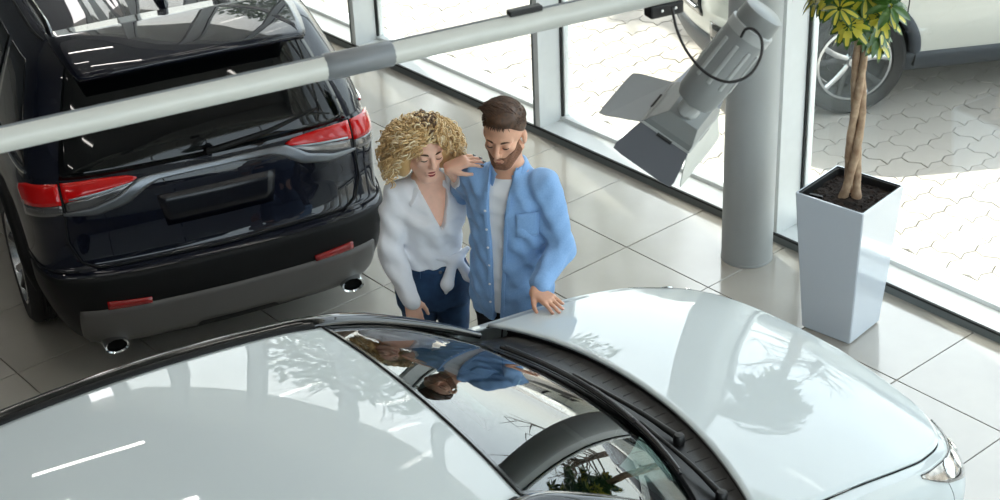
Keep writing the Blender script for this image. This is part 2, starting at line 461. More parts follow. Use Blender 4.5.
def arch_liner(parent, ax, s, r, zc, y0, y1):
    v, f = grid_vf([[(ax + r * math.cos(a), s * y, zc + r * math.sin(a)) for y in (y0, y1)] for a in L(R(-12), R(192), 30)])
    return obj('arch_liner', v, f, M_seam, parent)
def make_suv(loc, rz, paint, label, cat='car', clad=None, dark=True):
    t = empty('suv', loc, rz, label, cat)
    clad = clad or M_plast
    zl = [0.215, 0.28, 0.41, 0.53, 0.635, 0.675, 0.80, 0.92, 1.02, 1.10]
    xr = [0.10, 0.045, 0.008, 0.0, 0.012, 0.070, 0.105, 0.115, 0.130, 0.165]
    Wd = [0.775, 0.82, 0.87, 0.90, 0.905, 0.905, 0.912, 0.918, 0.905, 0.880]
    xf = [4.40, 4.50, 4.57, 4.60, 4.60, 4.60, 4.58, 4.55, 4.50, 4.40]
    rows = []
    for k, z in enumerate(zl):
        a, b, W = xr[k], xf[k], Wd[k]
        f = max(0.0, (z - 0.80) / 0.30)
        pts = [(a, 0), (a + .008, .30 * W), (a + .03, .6 * W), (a + .07, .8 * W), (a + .15, .93 * W), (a + .32, .988 * W), (.65, W), (1.0, W), (1.5, W), (2.3, W),
               (3.1, W), (3.65, W), (4.02, .985 * W), (b - .27, .92 * W), (b - .12, .75 * W), (b - .03, .42 * W), (b, 0)]
        dz = [0] * 8 + [-.01, -.02, -.03, -.045, -.07, -.10, -.115, -.12, -.12]
        rows.append([(p[0], p[1], z + dz[i] * f) for i, p in enumerate(pts)])
    LB = Body(rows)
    gz = [1.08, 1.18, 1.32, 1.46, 1.56, 1.625]
    gx = [.160, .205, .275, .355, .425, .52]
    gW = [.888, .868, .822, .765, .715, .635]
    gf = [3.42, 3.22, 2.93, 2.66, 2.48, 2.36]
    rows = []
    for k, z in enumerate(gz):
        a, b, W = gx[k], gf[k], gW[k]
        s0, s1 = a + .36, b - .45
        pts = [(a, 0), (a + .008, .35 * W), (a + .035, .66 * W), (a + .085, .83 * W), (a + .18, .945 * W), (s0, .99 * W)]
        pts += [(s0 + f * (s1 - s0), W * (1.0 if f < .9 else .985)) for f in (.25, .5, .75, 1.0)]
        pts += [(b - .20, .90 * W), (b - .06, .6 * W), (b, 0)]
        rows.append([(p[0], p[1], z) for p in pts])
    GH = Body(rows)
    # ---------------- painted shell
    vs, fs = [], []
    def addgrid(G):
        for g, fl_ in ((G, False), (mirror_y(G), True)):
            v, f = grid_vf(g, fl_); n0 = len(vs); vs.extend(v); fs.extend([tuple(i + n0 for i in q) for q in f])
    us, cs = L(0, 9, 64), L(0, 16, 190)
    G = LB.patch(us, cs)
    AX = (0.985, 3.675); ra = 0.415
    v, f = grid_vf(G)
    f2 = []
    for q in f:
        c = sum((v[i] for i in q)) / 4
        if c[1] > 0.55 and any((c[0] - ax) ** 2 + (c[2] - 0.36) ** 2 < ra ** 2 for ax in AX): continue
        f2.append(q)
    for sg in (1, -1):
        n0 = len(vs); vs.extend([np.array((p[0], sg * p[1], p[2])) for p in v])
        fs.extend([tuple(i + n0 for i in (q if sg > 0 else q[::-1])) for q in f2])
    addgrid(GH.patch(L(0, 5, 22), L(0, 12, 90)))
    # roof: the top ring drawn in to the centre line
    ring = [GH.ev(5, c) for c in L(0, 12, 90)]
    xm, hw = (gx[-1] + gf[-1]) / 2, (gf[-1] - gx[-1]) / 2
    def roof_pt(p, s):
        g = max(0.0, 1 - abs((p[0] - xm) / hw) ** 4)
        rib = 0.008 * max(0, math.cos((abs(p[1] * s) - 0.26) * 22)) * (1 if abs(abs(p[1] * s) - 0.26) < 0.07 else 0) * g
        return np.array((p[0], p[1] * s, p[2] + 0.062 * (1 - s * s) * (0.25 + .75 * g) * min(1, g * 3 + .15) - rib))
    addgrid([[roof_pt(p, s) for p in ring] for s in L(1, 0, 30)])
    # hood
    hr = [LB.ev(9, c) for c in L(10, 16, 50)]
    addgrid([[np.array((p[0], p[1] * s, p[2] + .055 * (1 - s * s) * min(1, (4.42 - p[0]) * 3 + .1) - (0.015 if .62 < s < .7 else 0))) for p in hr] for s in L(1, 0, 24)])
    body = obj('body', vs, fs, paint, t)
    bm = bmesh.new(); bm.from_mesh(body.data); bmesh.ops.remove_doubles(bm, verts=bm.verts, dist=0.0005)
    bmesh.ops.recalc_face_normals(bm, faces=bm.faces); bm.to_mesh(body.data); bm.free()
    sharp(body, 38)
    # floor pan, dark
    box('underbody', 0.25, 4.3, -0.62, 0.62, 0.22, 0.62, M_plast, t, bevel=0.03)
    # ---------------- wheels, arches
    for ax in AX:
        for s in (1, -1):
            make_wheel(t, ax, s * 0.815, s)
            pts = []
            for k in range(33):
                a = R(4 + 172 * k / 32)
                q = (ax + (ra + .005) * math.cos(a), 0.36 + (ra + .005) * math.sin(a))
                try_u, try_c = LB.inv(max(q[1], .22), x=q[0], c0=5.0 if ax < 2 else 9.0, c1=9.0 if ax < 2 else 13.5)
                p = LB.ev(try_u, try_c)
                pts.append((q[0], s * (p[1] + .002), max(q[1], .24)))
            tube('wheel_arch', pts, 0.04, clad, t, sides=8, flat=1.0)
            arch_liner(t, ax, s, ra + .02, .36, .86, .58)
    # ---------------- lower cladding, bumper, skid plate
    iv = LB.inv
    def bandline(z, y1, n=9, c_side=None):
        """line at height z round the rear between -y1 and y1"""
        pts = [iv(z, y=abs(y)) for y in np.linspace(-y1, y1, n)]
        return [(u, math.copysign(c, yy)) for (u, c), yy in zip(pts, np.linspace(-y1, y1, n))]
    overlay('rear_bumper', LB, [(4.05, c) for c in L(-5.3, 5.3, 40)], [(0.0, c) for c in L(-5.3, 5.3, 40)], clad, t, n=60, m=16, off=.006, thick=.01)
    uu = lambda z: float(np.interp(z, zl, range(len(zl))))
    skt = [(uu(.30), -3.75), (uu(.465), -3.35)] + [(uu(.465), c) for c in L(-3.2, 3.2, 24)] + [(uu(.465), 3.35), (uu(.30), 3.75)]
    skb = [(uu(.245), -3.7)] + [(uu(.25), c) for c in L(-3.2, -1.6, 8)] + [(uu(.262), -1.45), (uu(.262), -.9), (uu(.285), -.8), (uu(.285), .8), (uu(.262), .9), (uu(.262), 1.45)] + [(uu(.25), c) for c in L(1.6, 3.2, 8)] + [(uu(.245), 3.7)]
    overlay('skid_plate', LB, skt, skb, M_skid, t, n=70, m=8, off=.018, thick=.012)
    for s in (1, -1):
        overlay('bumper_reflector', LB, [(iv(.495, y=.42)[0], s * iv(.495, y=.42)[1]), (iv(.51, y=.63)[0], s * iv(.51, y=.63)[1])],
                [(iv(.468, y=.42)[0], s * iv(.468, y=.42)[1]), (iv(.472, y=.63)[0], s * iv(.472, y=.63)[1])], M_redd, t, n=10, m=3, off=.02, thick=.01)
        # exhaust tip
        ex = lathe('exhaust_tip', [(.040, .16), (.040, .0), (.048, -.005), (.050, .0), (.050, .17)], M_chrome, t, seg=28, axis='x', caps=False, loc=(.055, s * .62, .245))
        ex.scale = (1, 1.25, .8)
        lathe('exhaust_bore', [(.0, .03), (.041, .03)], M_seam, ex, seg=20, axis='x')
        # side sill cladding
        overlay('sill_cladding', LB, [(uu(.37), s * c) for c in L(7.6, 10.4, 12)], [(0, s * c) for c in L(7.6, 10.4, 12)], clad, t, n=20, m=5, off=.006, thick=.008)
    # ---------------- tailgate
    def uc(z, y, s=1, S=LB): a, b = S.inv(z, y=y); return (a, s * b)
    # plate recess
    overlay('plate_recess', LB, [uc(.965, y, -1) for y in (.30, .15, .01)] + [uc(.965, y) for y in (.01, .15, .30)], [uc(.80, y, -1) for y in (.27, .15, .01)] + [uc(.80, y) for y in (.01, .15, .27)], M_plate, t, n=14, m=4, off=.0008, thick=.001)
    for s in (1, -1):
        # lamp: outer part on the body side, inner part on the gate
        P = lambda z, x: (LB.inv(z, x=x, c0=2.5, c1=8)[0], s * LB.inv(z, x=x, c0=2.5, c1=8)[1])
        outer_top = [uc(1.085, .735, s), P(1.085, .26), P(1.07, .36), P(1.045, .43)]
        outer_mid = [uc(.995, .735, s), P(.985, .27), P(.975, .36), P(1.035, .43)]
        outer_bot = [uc(.945, .735, s), P(.935, .27), P(.925, .34), P(.975, .38)]
        tl = overlay('tail_lamp', LB, outer_top, outer_mid, M_red, t, n=14, m=6, off=.016, thick=.012)
        overlay('lamp_lens', LB, outer_mid[:3], outer_bot[:3], M_clear, tl, n=12, m=4, off=.012, thick=.01)
        inner_top = [uc(1.088, .722, s), uc(1.092, .55, s), uc(1.085, .42, s), uc(1.07, .375, s)]
        inner_mid = [uc(1.005, .722, s), uc(1.03, .55, s), uc(1.045, .42, s), uc(1.064, .375, s)]
        inner_bot = [uc(.950, .722, s), uc(.965, .60, s), uc(1.00, .48, s), uc(1.058, .385, s)]
        tg = overlay('gate_lamp', LB, inner_top, inner_mid, M_red, t, n=16, m=5, off=.016, thick=.012)
        overlay('lamp_lens', LB, inner_mid, inner_bot, M_clear, tg, n=14, m=4, off=.012, thick=.01)
        overlay('lamp_bar', LB, [uc(1.02, .70, s), uc(1.035, .55, s), uc(1.052, .40, s)], [uc(1.012, .70, s), uc(1.026, .55, s), uc(1.046, .40, s)], M_hlamp, tg, n=10, m=3, off=.019, thick=.01)
    # satin trim: under the lamps, up, and across below the glass
    tt = [uc(.955, .735, -1), uc(.965, .60, -1), uc(1.0, .48, -1), uc(1.06, .375, -1), uc(1.068, .32, -1), uc(1.070, .12, -1), uc(1.070, .002, -1)]
    tb = [uc(.945, .735, -1), uc(.930, .58, -1), uc(.960, .44, -1), uc(1.020, .335, -1), uc(1.040, .28, -1), uc(1.044, .12, -1), uc(1.044, .002, -1)]
    tt += [(a, -b) for a, b in tt[::-1]]; tb += [(a, -b) for a, b in tb[::-1]]
    overlay('tailgate_trim', LB, tt, tb, M_satin, t, n=60, m=5, off=.02, thick=.012)
    # rear window
    gu = lambda z: float(np.interp(z, gz, range(len(gz))))
    rt = [(gu(1.565), c) for c in L(-2.75, 2.75, 24)]
    rb = [(gu(1.10), c) for c in L(-2.9, 2.9, 24)]
    rw = overlay('rear_window', GH, rt, rb, M_cglass, t, n=30, m=14, off=.006, thick=.006)
    a = GH.ev(gu(1.125), 0); b = GH.ev(gu(1.20), 1.0)
    wp = tube('rear_wiper', [a + (-.03, 0.02, .005), a + (-.045, -.02, .012), signed(GH, gu(1.145), -1.0, .03), signed(GH, gu(1.185), -2.0, .022)], [.018, .016, .011, .006], M_plast, rw, sides=8)
    # seams
    for s in (1, -1):
        seam('panel_gap', LB, [uc(1.095, .728, s), uc(.95, .728, s), uc(.80, .74, s), uc(.70, .70, s), uc(.665, .62, s)], t, rad=.005, off=.010)
        seam('panel_gap', LB, [(uu(.66), s * c) for c in (5.4, 5.0, 4.0, 3.0)], t, rad=.004, off=.006)
        seam('panel_gap', LB, [(9, s * 7.2), (uu(.8), s * 7.25), (uu(.6), s * 7.7), (uu(.45), s * 7.75)], t, rad=.004)
        seam('panel_gap', LB, [(9, s * 8.75), (uu(.5), s * 8.75)], t, rad=.004)
        seam('panel_gap', LB, [(9, s * 10.35), (uu(.5), s * 10.4)], t, rad=.004)
    seam('panel_gap', LB, [uc(.665, .62, -1), uc(.665, .3, -1), (uu(.665), 0), uc(.665, .3), uc(.665, .62)], t, rad=.005, off=.006)
    # side windows
    for s in (1, -1):
        for nm, c0, c1, c0t, c1t in (('quarter_window', 4.35, 5.85, 4.75, 5.8), ('rear_door_window', 5.95, 7.35, 5.95, 7.3), ('front_door_window', 7.45, 9.1, 7.4, 8.85)):
            overlay(nm, GH, [(gu(1.545), s * c) for c in L(c0t, c1t, 8)], [(gu(1.14), s * c) for c in L(c0, c1, 8)], M_cglass, t, n=16, m=8, off=.003, thick=.005)
        seam('window_trim', GH, [(gu(1.115), s * c) for c in L(4.3, 9.3, 12)], t, rad=.009, off=.004, material=M_chrome)
        # roof rails
        pts = [(.72, s * .575, 1.645), (.80, s * .58, 1.69), (1.1, s * .59, 1.705), (1.6, s * .59, 1.71), (2.05, s * .57, 1.69), (2.16, s * .56, 1.65)]
        tube('roof_rail', cr_spline(pts, 22), .016, M_gloss, t, sides=8, flat=1.2)
        seam('roof_gap', GH, [(4.95, s * c) for c in L(4.2, 9.4, 20)], t, rad=.007, off=.0)
        # door mirror
        mv = []
        lathe('door_mirror', [(0, -.10), (.06, -.09), (.085, 0), (.075, .08), (0, .10)], paint, t, seg=16, axis='y', loc=(3.0, s * 1.02, 1.12)).scale = (.7, 1, .8)
        box('mirror_arm', -.04, .04, -.08, .08, -.03, .02, M_plast, t, bevel=.01, loc=(3.0, s * .91, 1.07))
        for cx in (7.45, 8.95):
            p = LB.ev(uu(.97), cx)
            tube('door_handle', [(p[0] - .1, s * (p[1] + .0), .965), (p[0] - .07, s * (p[1] + .03), .97), (p[0] + .07, s * (p[1] + .03), .97), (p[0] + .1, s * p[1], .965)], .012, paint, t, sides=8)
    # windscreen
    overlay('windscreen', GH, [(gu(1.555), c) for c in L(10.0, 12, 10)], [(gu(1.12), c) for c in L(9.75, 12, 10)], M_cglass, t, n=16, m=10, off=.004, thick=.005)
    overlay('windscreen', GH, [(gu(1.555), -c) for c in L(10.0, 12, 10)], [(gu(1.12), -c) for c in L(9.75, 12, 10)], M_cglass, t, n=16, m=10, off=.004, thick=.005)
    # ---------------- roof spoiler, fin
    G = []
    for x, z, hwid in ((.66, 1.662, .60), (.56, 1.662, .60), (.44, 1.652, .595), (.30, 1.632, .58), (.20, 1.612, .56), (.165, 1.600, .545)):
        G.append([np.array((x + .07 * (abs(k) ** 3), hwid * k, z - .035 * abs(k) ** 3)) for k in L(-1, 1, 25)])
    v, f = grid_vf(G)
    sp = obj('roof_spoiler', v, f, paint, t)
    solid(sp, .028, -1 if True else 1)
    tube('spoiler_seam', [G[1][k] + (.0, 0, .0) for k in range(1, 24)], .004, M_seam, sp, sides=6)
    bl = overlay('brake_light', GH, [(gu(1.60), c) for c in L(-.5, .5, 5)], [(gu(1.585), c) for c in L(-.5, .5, 5)], M_redd, t, n=8, m=3, off=.09, thick=.01)
    fin = []
    fv = [(-.09, 0, 0), (.10, 0, 0)]
    G = []
    for k, (x0, x1, wd, z) in enumerate(((-.11, .10, .034, 0), (-.10, .06, .026, .02), (-.095, .02, .015, .042), (-.09, -.03, .007, .06))):
        G.append([np.array((x0 + (x1 - x0) * (.5 - .5 * math.cos(a)), wd * math.sin(a) * (1 if True else 1), z)) for a in L(0, 2 * math.pi, 17)])
    v, f = grid_vf(G, True); f.append(tuple(range(3 * 17, 3 * 17 + 16)))
    obj('antenna_fin', v, f, paint, t, loc=(.83, 0, 1.672))
    # ---------------- front
    for s in (1, -1):
        c0, c1 = 13.2, 15.0
        overlay('headlamp', LB, [(uu(.93), s * c0), (uu(.96), s * 14.0), (uu(.95), s * c1)], [(uu(.85), s * c0), (uu(.83), s * 14.0), (uu(.86), s * c1)], M_hlamp, t, n=12, m=5, off=.008, thick=.008)
        overlay('fog_lamp', LB, [(uu(.58), s * 13.6), (uu(.6), s * 14.4)], [(uu(.44), s * 13.6), (uu(.46), s * 14.4)], M_gloss, t, n=8, m=4, off=.008, thick=.008)
        overlay('front_grille', LB, [(uu(.90), s * 14.9), (uu(.91), s * 16)], [(uu(.60), s * 14.7), (uu(.6), s * 16)], M_gloss, t, n=10, m=8, off=.008, thick=.008)
        overlay('front_lower_grille', LB, [(uu(.50), s * 14.3), (uu(.52), s * 16)], [(uu(.3), s * 13.9), (uu(.3), s * 16)], clad, t, n=10, m=5, off=.008, thick=.008)
        for k in range(4):
            zz = .65 + .065 * k
            seam('grille_bar', LB, [(uu(zz), s * c) for c in L(14.9, 16, 6)], t, rad=.010, off=.018, n=10, material=M_satin)
    return t, LB, GH

M_navy = mat('navy_black_paint', (5, 9, 24), 0.5, coat=1.0, coat_rough=0.006, spec=0.1)
M_wpaint = mat('white_paint', (202, 209, 210), 0.6, coat=1.0, coat_rough=0.004, spec=0.0)
suv, LB1, GH1 = make_suv((-6.387, 3.545, 0), R(164), M_navy, 'dark navy SUV with red tail lamps and grey skid plate on the showroom floor')
# ================================================================== outside
M_pav = mat('paver_concrete', (160, 154, 147), 0.85, noise_amt=0.07, noise_scale=2.2, bump=0.15, bump_scale=120)
M_sand = mat('paver_joint_sand', (146, 140, 132), 0.95)
gr = box('ground', -60, 60, GLASS_Y + 0.10, 90, -0.2, -0.036, M_sand); tag(gr, kind='structure')
tag(box('ground_side', X1 + 0.2, 60, -60, GLASS_Y + 0.10, -0.2, -0.05, M_pav, gr), kind='structure')
PL, PW = 0.26, 0.20
def paver_outline():
    g = 0.0022; a = 0.013
    t = []
    n = 4
    # long edges run along local x as a zigzag, the ends as an s-curve; opposite edges match
    for k in range(n + 1): t.append((-PL / 2 + PL * k / n, -PW / 2 + (a if k % 2 else -a)))
    for q in ((0.33, a * 1.6), (0.67, -a * 1.6)): t.append((PL / 2 + q[1], -PW / 2 - a + PW * q[0]))
    up = [(-PL / 2 + PL * k / n, PW / 2 + (a if k % 2 else -a)) for k in range(n, -1, -1)]
    t += up
    for q in ((0.67, -a * 1.6), (0.33, a * 1.6)): t.append((-PL / 2 + q[1], -PW / 2 - a + PW * q[0]))
    c = np.array(t); 
    return [(p[0] * (1 - 2 * g / PL), p[1] * (1 - 2 * g / PW)) for p in c]
def paver_vf():
    o = paver_outline(); n = len(o)
    v = [(x, y, -0.036) for x, y in o] + [(x, y, -0.004) for x, y in o] + [(x * .978, y * .972, 0.0) for x, y in o]
    f = []
    for i in range(n):
        j = (i + 1) % n
        f.append((i, j, n + j, n + i)); f.append((n + i, n + j, 2 * n + j, 2 * n + i))
    f.append(tuple(range(2 * n, 3 * n)))
    return v, f
pv, pf = paver_vf()
pme = new_mesh('paver', pv, pf, M_pav, smooth=False)
spots = []
ys0 = GLASS_Y + 0.22
for i in range(0, 130):           # rows across x, pavers run along y
    for j in range(0, 52):
        x = -19.0 + i * PW; y = ys0 + (j + (0.5 if i % 2 else 0)) * PL
        if x > X1: continue
        spots.append((x, y))
def vis(p):
    q = Vector((p[0], p[1], 0)) - Vector((0, 0, CAM_H)); z = q.dot(CF)
    px, py = 500 + F_PX * q.dot(CR) / z, 250 - F_PX * q.dot(CU) / z
    return z, (-15 < px < 1015 and -15 < py < 515)
near = sorted([p for p in spots if vis(p)[1]], key=lambda p: vis(p)[0])[:300]
nearset = set(near)
for (x, y) in near:
    link('paver', pme, gr, loc=(x, y, drift.uniform(-.002, .002)), rot=(0, 0, R(90)))
V = np.array(pv); nb = len(V)
rest = [p for p in spots if p not in nearset]
av, af = [], []
for k, (x, y) in enumerate(rest):
    av.append(np.stack([-V[:, 1] + x, V[:, 0] + y, V[:, 2] + drift.uniform(-.002, .002)], 1)); af += [tuple(i + k * nb for i in q) for q in pf]
tag(obj('paver_field', np.concatenate(av), af, M_pav, gr, smooth=False), kind='stuff')
tag(box('kerb_ground', -60, 60, ys0 + 52 * PL, 90, -0.05, -0.004, mat('asphalt', (150, 148, 144), 0.95, noise_amt=.08), gr), kind='structure')
# white car parked outside, beyond the glass
M_wout = mat('white_paint_outdoor', (196, 196, 190), 0.35, coat=1.0)
hd = math.atan2(-0.855, -0.52)
fwd = Vector((math.cos(hd), math.sin(hd), 0)); lf = Vector((-math.sin(hd), math.cos(hd), 0))
base = Vector((-6.13, 8.02, 0)) - fwd * 3.675 - lf * 0.88
osuv, _, _ = make_suv(base, hd, M_wout, 'white SUV parked on the paving outside the glass', clad=mat('outdoor_cladding', (52, 58, 66), 0.6))

# trees beyond the car park, mirrored in the bonnet
M_crown = mat('tree_foliage', (58, 82, 40), 0.6, rgb2=(88, 112, 52), noise_scale=1.2)
M_tbark = mat('tree_bark', (84, 70, 58), 0.9, noise_amt=.2)
def far_tree(loc, h, r, label, seed, leaves=2600, crown_z=.68):
    t = empty('tree', loc, 0, label, 'tree'); q = random.Random(seed)
    tr = tube('trunk', cr_spline([(0, 0, -.05), (.1, 0, h * .25), (0, .15, h * .5), (.1, 0, h * .8)], 12), [.22 - .015 * i for i in range(12)], M_tbark, t, sides=10)
    for k in range(26):
        a = q.uniform(0, 6.28); z0 = h * q.uniform(.35, .75); ln = r * q.uniform(.5, 1.0); up = q.uniform(.2, .9)
        pts = [(0, 0, z0), (ln * .4 * math.cos(a), ln * .4 * math.sin(a), z0 + ln * .3 * up), (ln * .75 * math.cos(a + .2), ln * .75 * math.sin(a + .2), z0 + ln * .6 * up), (ln * math.cos(a + .1), ln * math.sin(a + .1), z0 + ln * up)]
        tube('branch', cr_spline(pts, 8), [.06 - .007 * i for i in range(8)], M_tbark, t, sides=6)
        if not leaves:
            for e in range(5):
                b = Vector(pts[1 + e % 3]); d = Vector((q.uniform(-1, 1), q.uniform(-1, 1), q.uniform(0, 1.2))) * ln * .35
                tube('twig', [b, b + d * .5 + Vector((0, 0, .05)), b + d], [.025, .016, .006], M_tbark, t, sides=5)
    if leaves:
        V_, F_ = [], []
        for k in range(leaves):
            while True:
                d = Vector((q.uniform(-1, 1), q.uniform(-1, 1), q.uniform(-1, 1)))
                if .25 < d.length < 1: break
            c = Vector((d.x * r, d.y * r, h * crown_z + d.z * r * .9)) * 1.0; s_ = q.uniform(.10, .22)
            u = Vector((q.uniform(-1, 1), q.uniform(-1, 1), q.uniform(-1, 1))).normalized(); w_ = u.orthogonal().normalized()
            n0 = len(V_); V_ += [c - u * s_, c + w_ * s_ * .5, c + u * s_, c - w_ * s_ * .5]; F_.append((n0, n0 + 1, n0 + 2, n0 + 3))
        tag(obj('foliage', V_, F_, M_crown, t, smooth=False), kind='stuff')
    return t
far_tree((-16.2, 12.9, 0), 11.0, 3.0, 'tall leafy green tree beyond the paved car park', 3)
far_tree((-23.6, 15.5, 0), 8.0, 2.6, 'short round leafy tree beside the end of the paving', 5, leaves=1800)
far_tree((-12.5, 20.5, 0), 6.5, 3.0, 'bare tree with spreading brown branches beyond the paving', 8, leaves=0)
# ================================================================== white car in the foreground
M_wglass = glass_mat('windscreen_glass', (120, 150, 146), boost=1.7)
M_hl2 = mat('headlamp_lens', (176, 172, 168), 0.06, metal=0.85, coat=1.0, rgb2=(70, 66, 64), noise_scale=22)
M_frit = mat('glass_frit', (6, 6, 7), 0.15, coat=0.4)
M_cabin = mat('cabin_dark', (16, 17, 18), 0.75)
M_seat = mat('cabin_seat', (34, 34, 36), 0.8)
M_rubber = mat('wiper_rubber', (12, 12, 13), 0.45)
M_cowl = mat('cowl_plastic', (6, 6, 7), 0.4, bump=0.1, bump_scale=250)
sed = empty('sedan', (-3.80, 3.02, 0), R(84), 'white car with gloss black roof edges, a man\'s hand resting on its bonnet', 'car')
zl2 = [.17, .26, .40, .55, .68, .78, .86, .92]
W2 = [.79, .85, .885, .90, .908, .906, .895, .872]
xf2 = [1.74, 1.80, 1.85, 1.865, 1.855, 1.825, 1.79, 1.755]
xr2 = [-2.5, -2.58, -2.64, -2.65, -2.63, -2.6, -2.57, -2.53]
dzc = [.08, .08, .08, .08, .075, .07, .06, .055, .05, .025, -.005, -.050, -.090, -.120, -.135, -.138, -.135]
rows = []
for k, z in enumerate(zl2):
    a, b, W = xr2[k], xf2[k], W2[k]; f = max(0, (z - .55) / .37)
    pts = [(a, 0), (a + .02, .4 * W), (a + .07, .75 * W), (a + .2, .93 * W), (a + .5, .99 * W), (-1.62, W), (-1.0, W), (-.3, W), (.3, W), (.65, W), (1.0, .995 * W),
           (1.27, .982 * W), (b - .33, .945 * W), (b - .18, .86 * W), (b - .075, .66 * W), (b - .02, .36 * W), (b, 0)]
    rows.append([(p[0], p[1], z + dzc[i] * f) for i, p in enumerate(pts)])
LB2 = Body(rows); LB2.mid = 0
def _out2(self, u, c):
    e = .03; c0 = min(max(c, e * 1.01), 15.96); n = self.nrm(u, c0, e); p = self.ev(u, c0)
    ref = p - np.array((-.4, 0, p[2])); n = n if np.dot(n, ref) > 0 else -n
    return n / np.linalg.norm(n)
LB2.out = _out2.__get__(LB2)
us2 = L(0, 7, 44); cs2 = L(0, 16, 200); AX2 = (-1.62, 1.0); RA2 = .37; RW2 = .325
def lower_panel(name, c0, c1, u0=0, u1=7, nc=60):
    G = LB2.patch(L(u0, u1, 40), L(c0, c1, nc))
    v, f = grid_vf(G); f2 = []
    for q in f:
        c = sum((v[i] for i in q)) / 4
        if c[1] > .5 and any((c[0] - ax) ** 2 + (c[2] - RW2) ** 2 < RA2 ** 2 for ax in AX2): continue
        f2.append(q)
    out = []
    for sg in (1, -1):
        o = obj(name, [(p[0], sg * p[1], p[2]) for p in v], [q if sg > 0 else q[::-1] for q in f2], M_wpaint, sed)
        bm = bmesh.new(); bm.from_mesh(o.data); bmesh.ops.remove_doubles(bm, verts=bm.verts, dist=.0002)
        for vv_ in [q for q in bm.verts if not q.link_faces]: bm.verts.remove(vv_)
        bm.to_mesh(o.data); bm.free(); sharp(o, 40); out.append(o)
    return out
lower_panel('rear_quarter', 0, 6.18, nc=90); lower_panel('rear_door', 6.2, 7.38); lower_panel('front_door', 7.4, 9.08); lower_panel('front_fender_side', 9.1, 12.0, nc=70)
lower_panel('front_bumper', 12.02, 16, u1=6.99, nc=60)
# fender crest line as a function of x
_cr = LB2.patch([7], L(7.5, 16, 300))[0]; _cr = np.array(_cr)
def crest(x): return np.interp(x, _cr[:, 0], _cr[:, 1]), np.interp(x, _cr[:, 0], _cr[:, 2])
XB = xf2[-1]
_hc = cr_spline([(.34, 1.052), (.6, 1.034), (.8, 1.014), (1.0, .988), (1.2, .954), (1.4, .910), (1.55, .868), (1.66, .828), (1.73, .798), (XB, _cr[-1][2])], 200)
HCX, HCZ = _hc[:, 0], _hc[:, 1]
def hood_pt(x, s):
    y, z = crest(x)
    zc = float(np.interp(x, HCX, HCZ))
    return np.array((x, y * s, z + max(0.0, zc - z) * (1 - abs(s) ** 2.4)))
def xrear(y): return .725 - .13 * (abs(y) / .74) ** 2.0
SG = .945
def hood_grid(s0, s1, ns, nt, rear=None):
    G = []
    for s in L(s0, s1, ns):
        x0 = .60
        for it in range(6): x0 = xrear(crest(x0)[0] * s) if rear is None else rear
        row = []
        for k in range(nt):
            tq = k / (nt - 1); tq = 1 - (1 - tq) ** 1.6
            row.append(hood_pt(x0 + (XB - x0) * tq, s))
        G.append(row)
    return G
v, f = grid_vf(hood_grid(-SG, SG, 61, 60)); hood = obj('bonnet', v, f, M_wpaint, sed); solid(hood, .012, 1)
for s in (1, -1):
    v, f = grid_vf(hood_grid(s * (SG + .007), s * 1.0, 10, 60, rear=.34), s < 0)
    fe = obj('front_fender', v, f, M_wpaint, sed); solid(fe, .01, 1)
for o in (hood,):
    bm = bmesh.new(); bm.from_mesh(o.data); bmesh.ops.recalc_face_normals(bm, faces=bm.faces)
    bm.to_mesh(o.data); bm.free()
# bonnet front shut line
seam2 = [hood_pt(x, SG + .0035) for x in L(.56, XB - .004, 60)]
for s in (1, -1):
    tube('panel_gap', [(p[0], s * p[1], p[2] - .003) for p in seam2], .0035, M_seam, sed, sides=6)
# grille badge on the bonnet lip
lathe('badge', [(0, .014), (.035, .012), (.055, .004), (.058, -.02)], M_wpaint, sed, seg=28, axis='x', loc=(XB - .03, 0, .775)).scale = (1, 1.2, .7)
# ---------------- roof
RX = [-.275, -.45, -.75, -1.1, -1.5, -1.85, -2.05]
RZ = [1.420, 1.438, 1.452, 1.458, 1.452, 1.428, 1.400]
RHW = [.632, .662, .694, .715, .715, .692, .660]
def roof_pt2(i, t):
    z = RZ[i] - .036 * abs(t) ** 2.2; x = RX[i] - (.012 * t * t if i == 0 else 0)
    return (x, RHW[i] * t, z)
RS = Surf([[roof_pt2(i, t) for t in L(-1, 1, 9)] for i in range(7)])
v, f = grid_vf(RS.patch(L(0, 6, 60), L(0, 8, 60))); rf = obj('roof', v, f, M_wpaint, sed); solid(rf, .01, 1 if False else -1)
bm = bmesh.new(); bm.from_mesh(rf.data); bmesh.ops.recalc_face_normals(bm, faces=bm.faces)
if sum(fc.normal.z for fc in bm.faces) < 0: bmesh.ops.reverse_faces(bm, faces=bm.faces)
bm.to_mesh(rf.data); bm.free()
# ---------------- windscreen
def ws_pt(f, t):
    base = np.array((.575 - .165 * t * t, .725 * t, 1.012 - .012 * t * t)); head = np.array((-.27 - .012 * t * t, .628 * t, 1.420 - .036 * abs(t) ** 2.2))
    p = base * (1 - f) + head * f
    return p + np.array((.35, 0, 1.0)) * (.030 * 4 * f * (1 - f))
G = [[ws_pt(f_, t) for t in L(-1, 1, 40)] for f_ in L(0, 1, 24)]
v, f = grid_vf(G, True); ws = obj('windscreen', v, f, M_wglass, sed); 
def ws_strip(name, fs, ts, off=.002):
    G = [[ws_pt(f_, t) + np.array((.3, 0, .95)) * off for t in ts] for f_ in fs]
    v, f = grid_vf(G, True); return obj(name, v, f, M_frit, ws)
ws_strip('frit_band', L(0, .045, 4), L(-1, 1, 40)); ws_strip('frit_band', L(.982, 1, 3), L(-1, 1, 40))
for s in (1, -1): ws_strip('frit_band', L(.04, 1, 20), L(.972, 1.0, 3) if s > 0 else L(-1.0, -.972, 3))
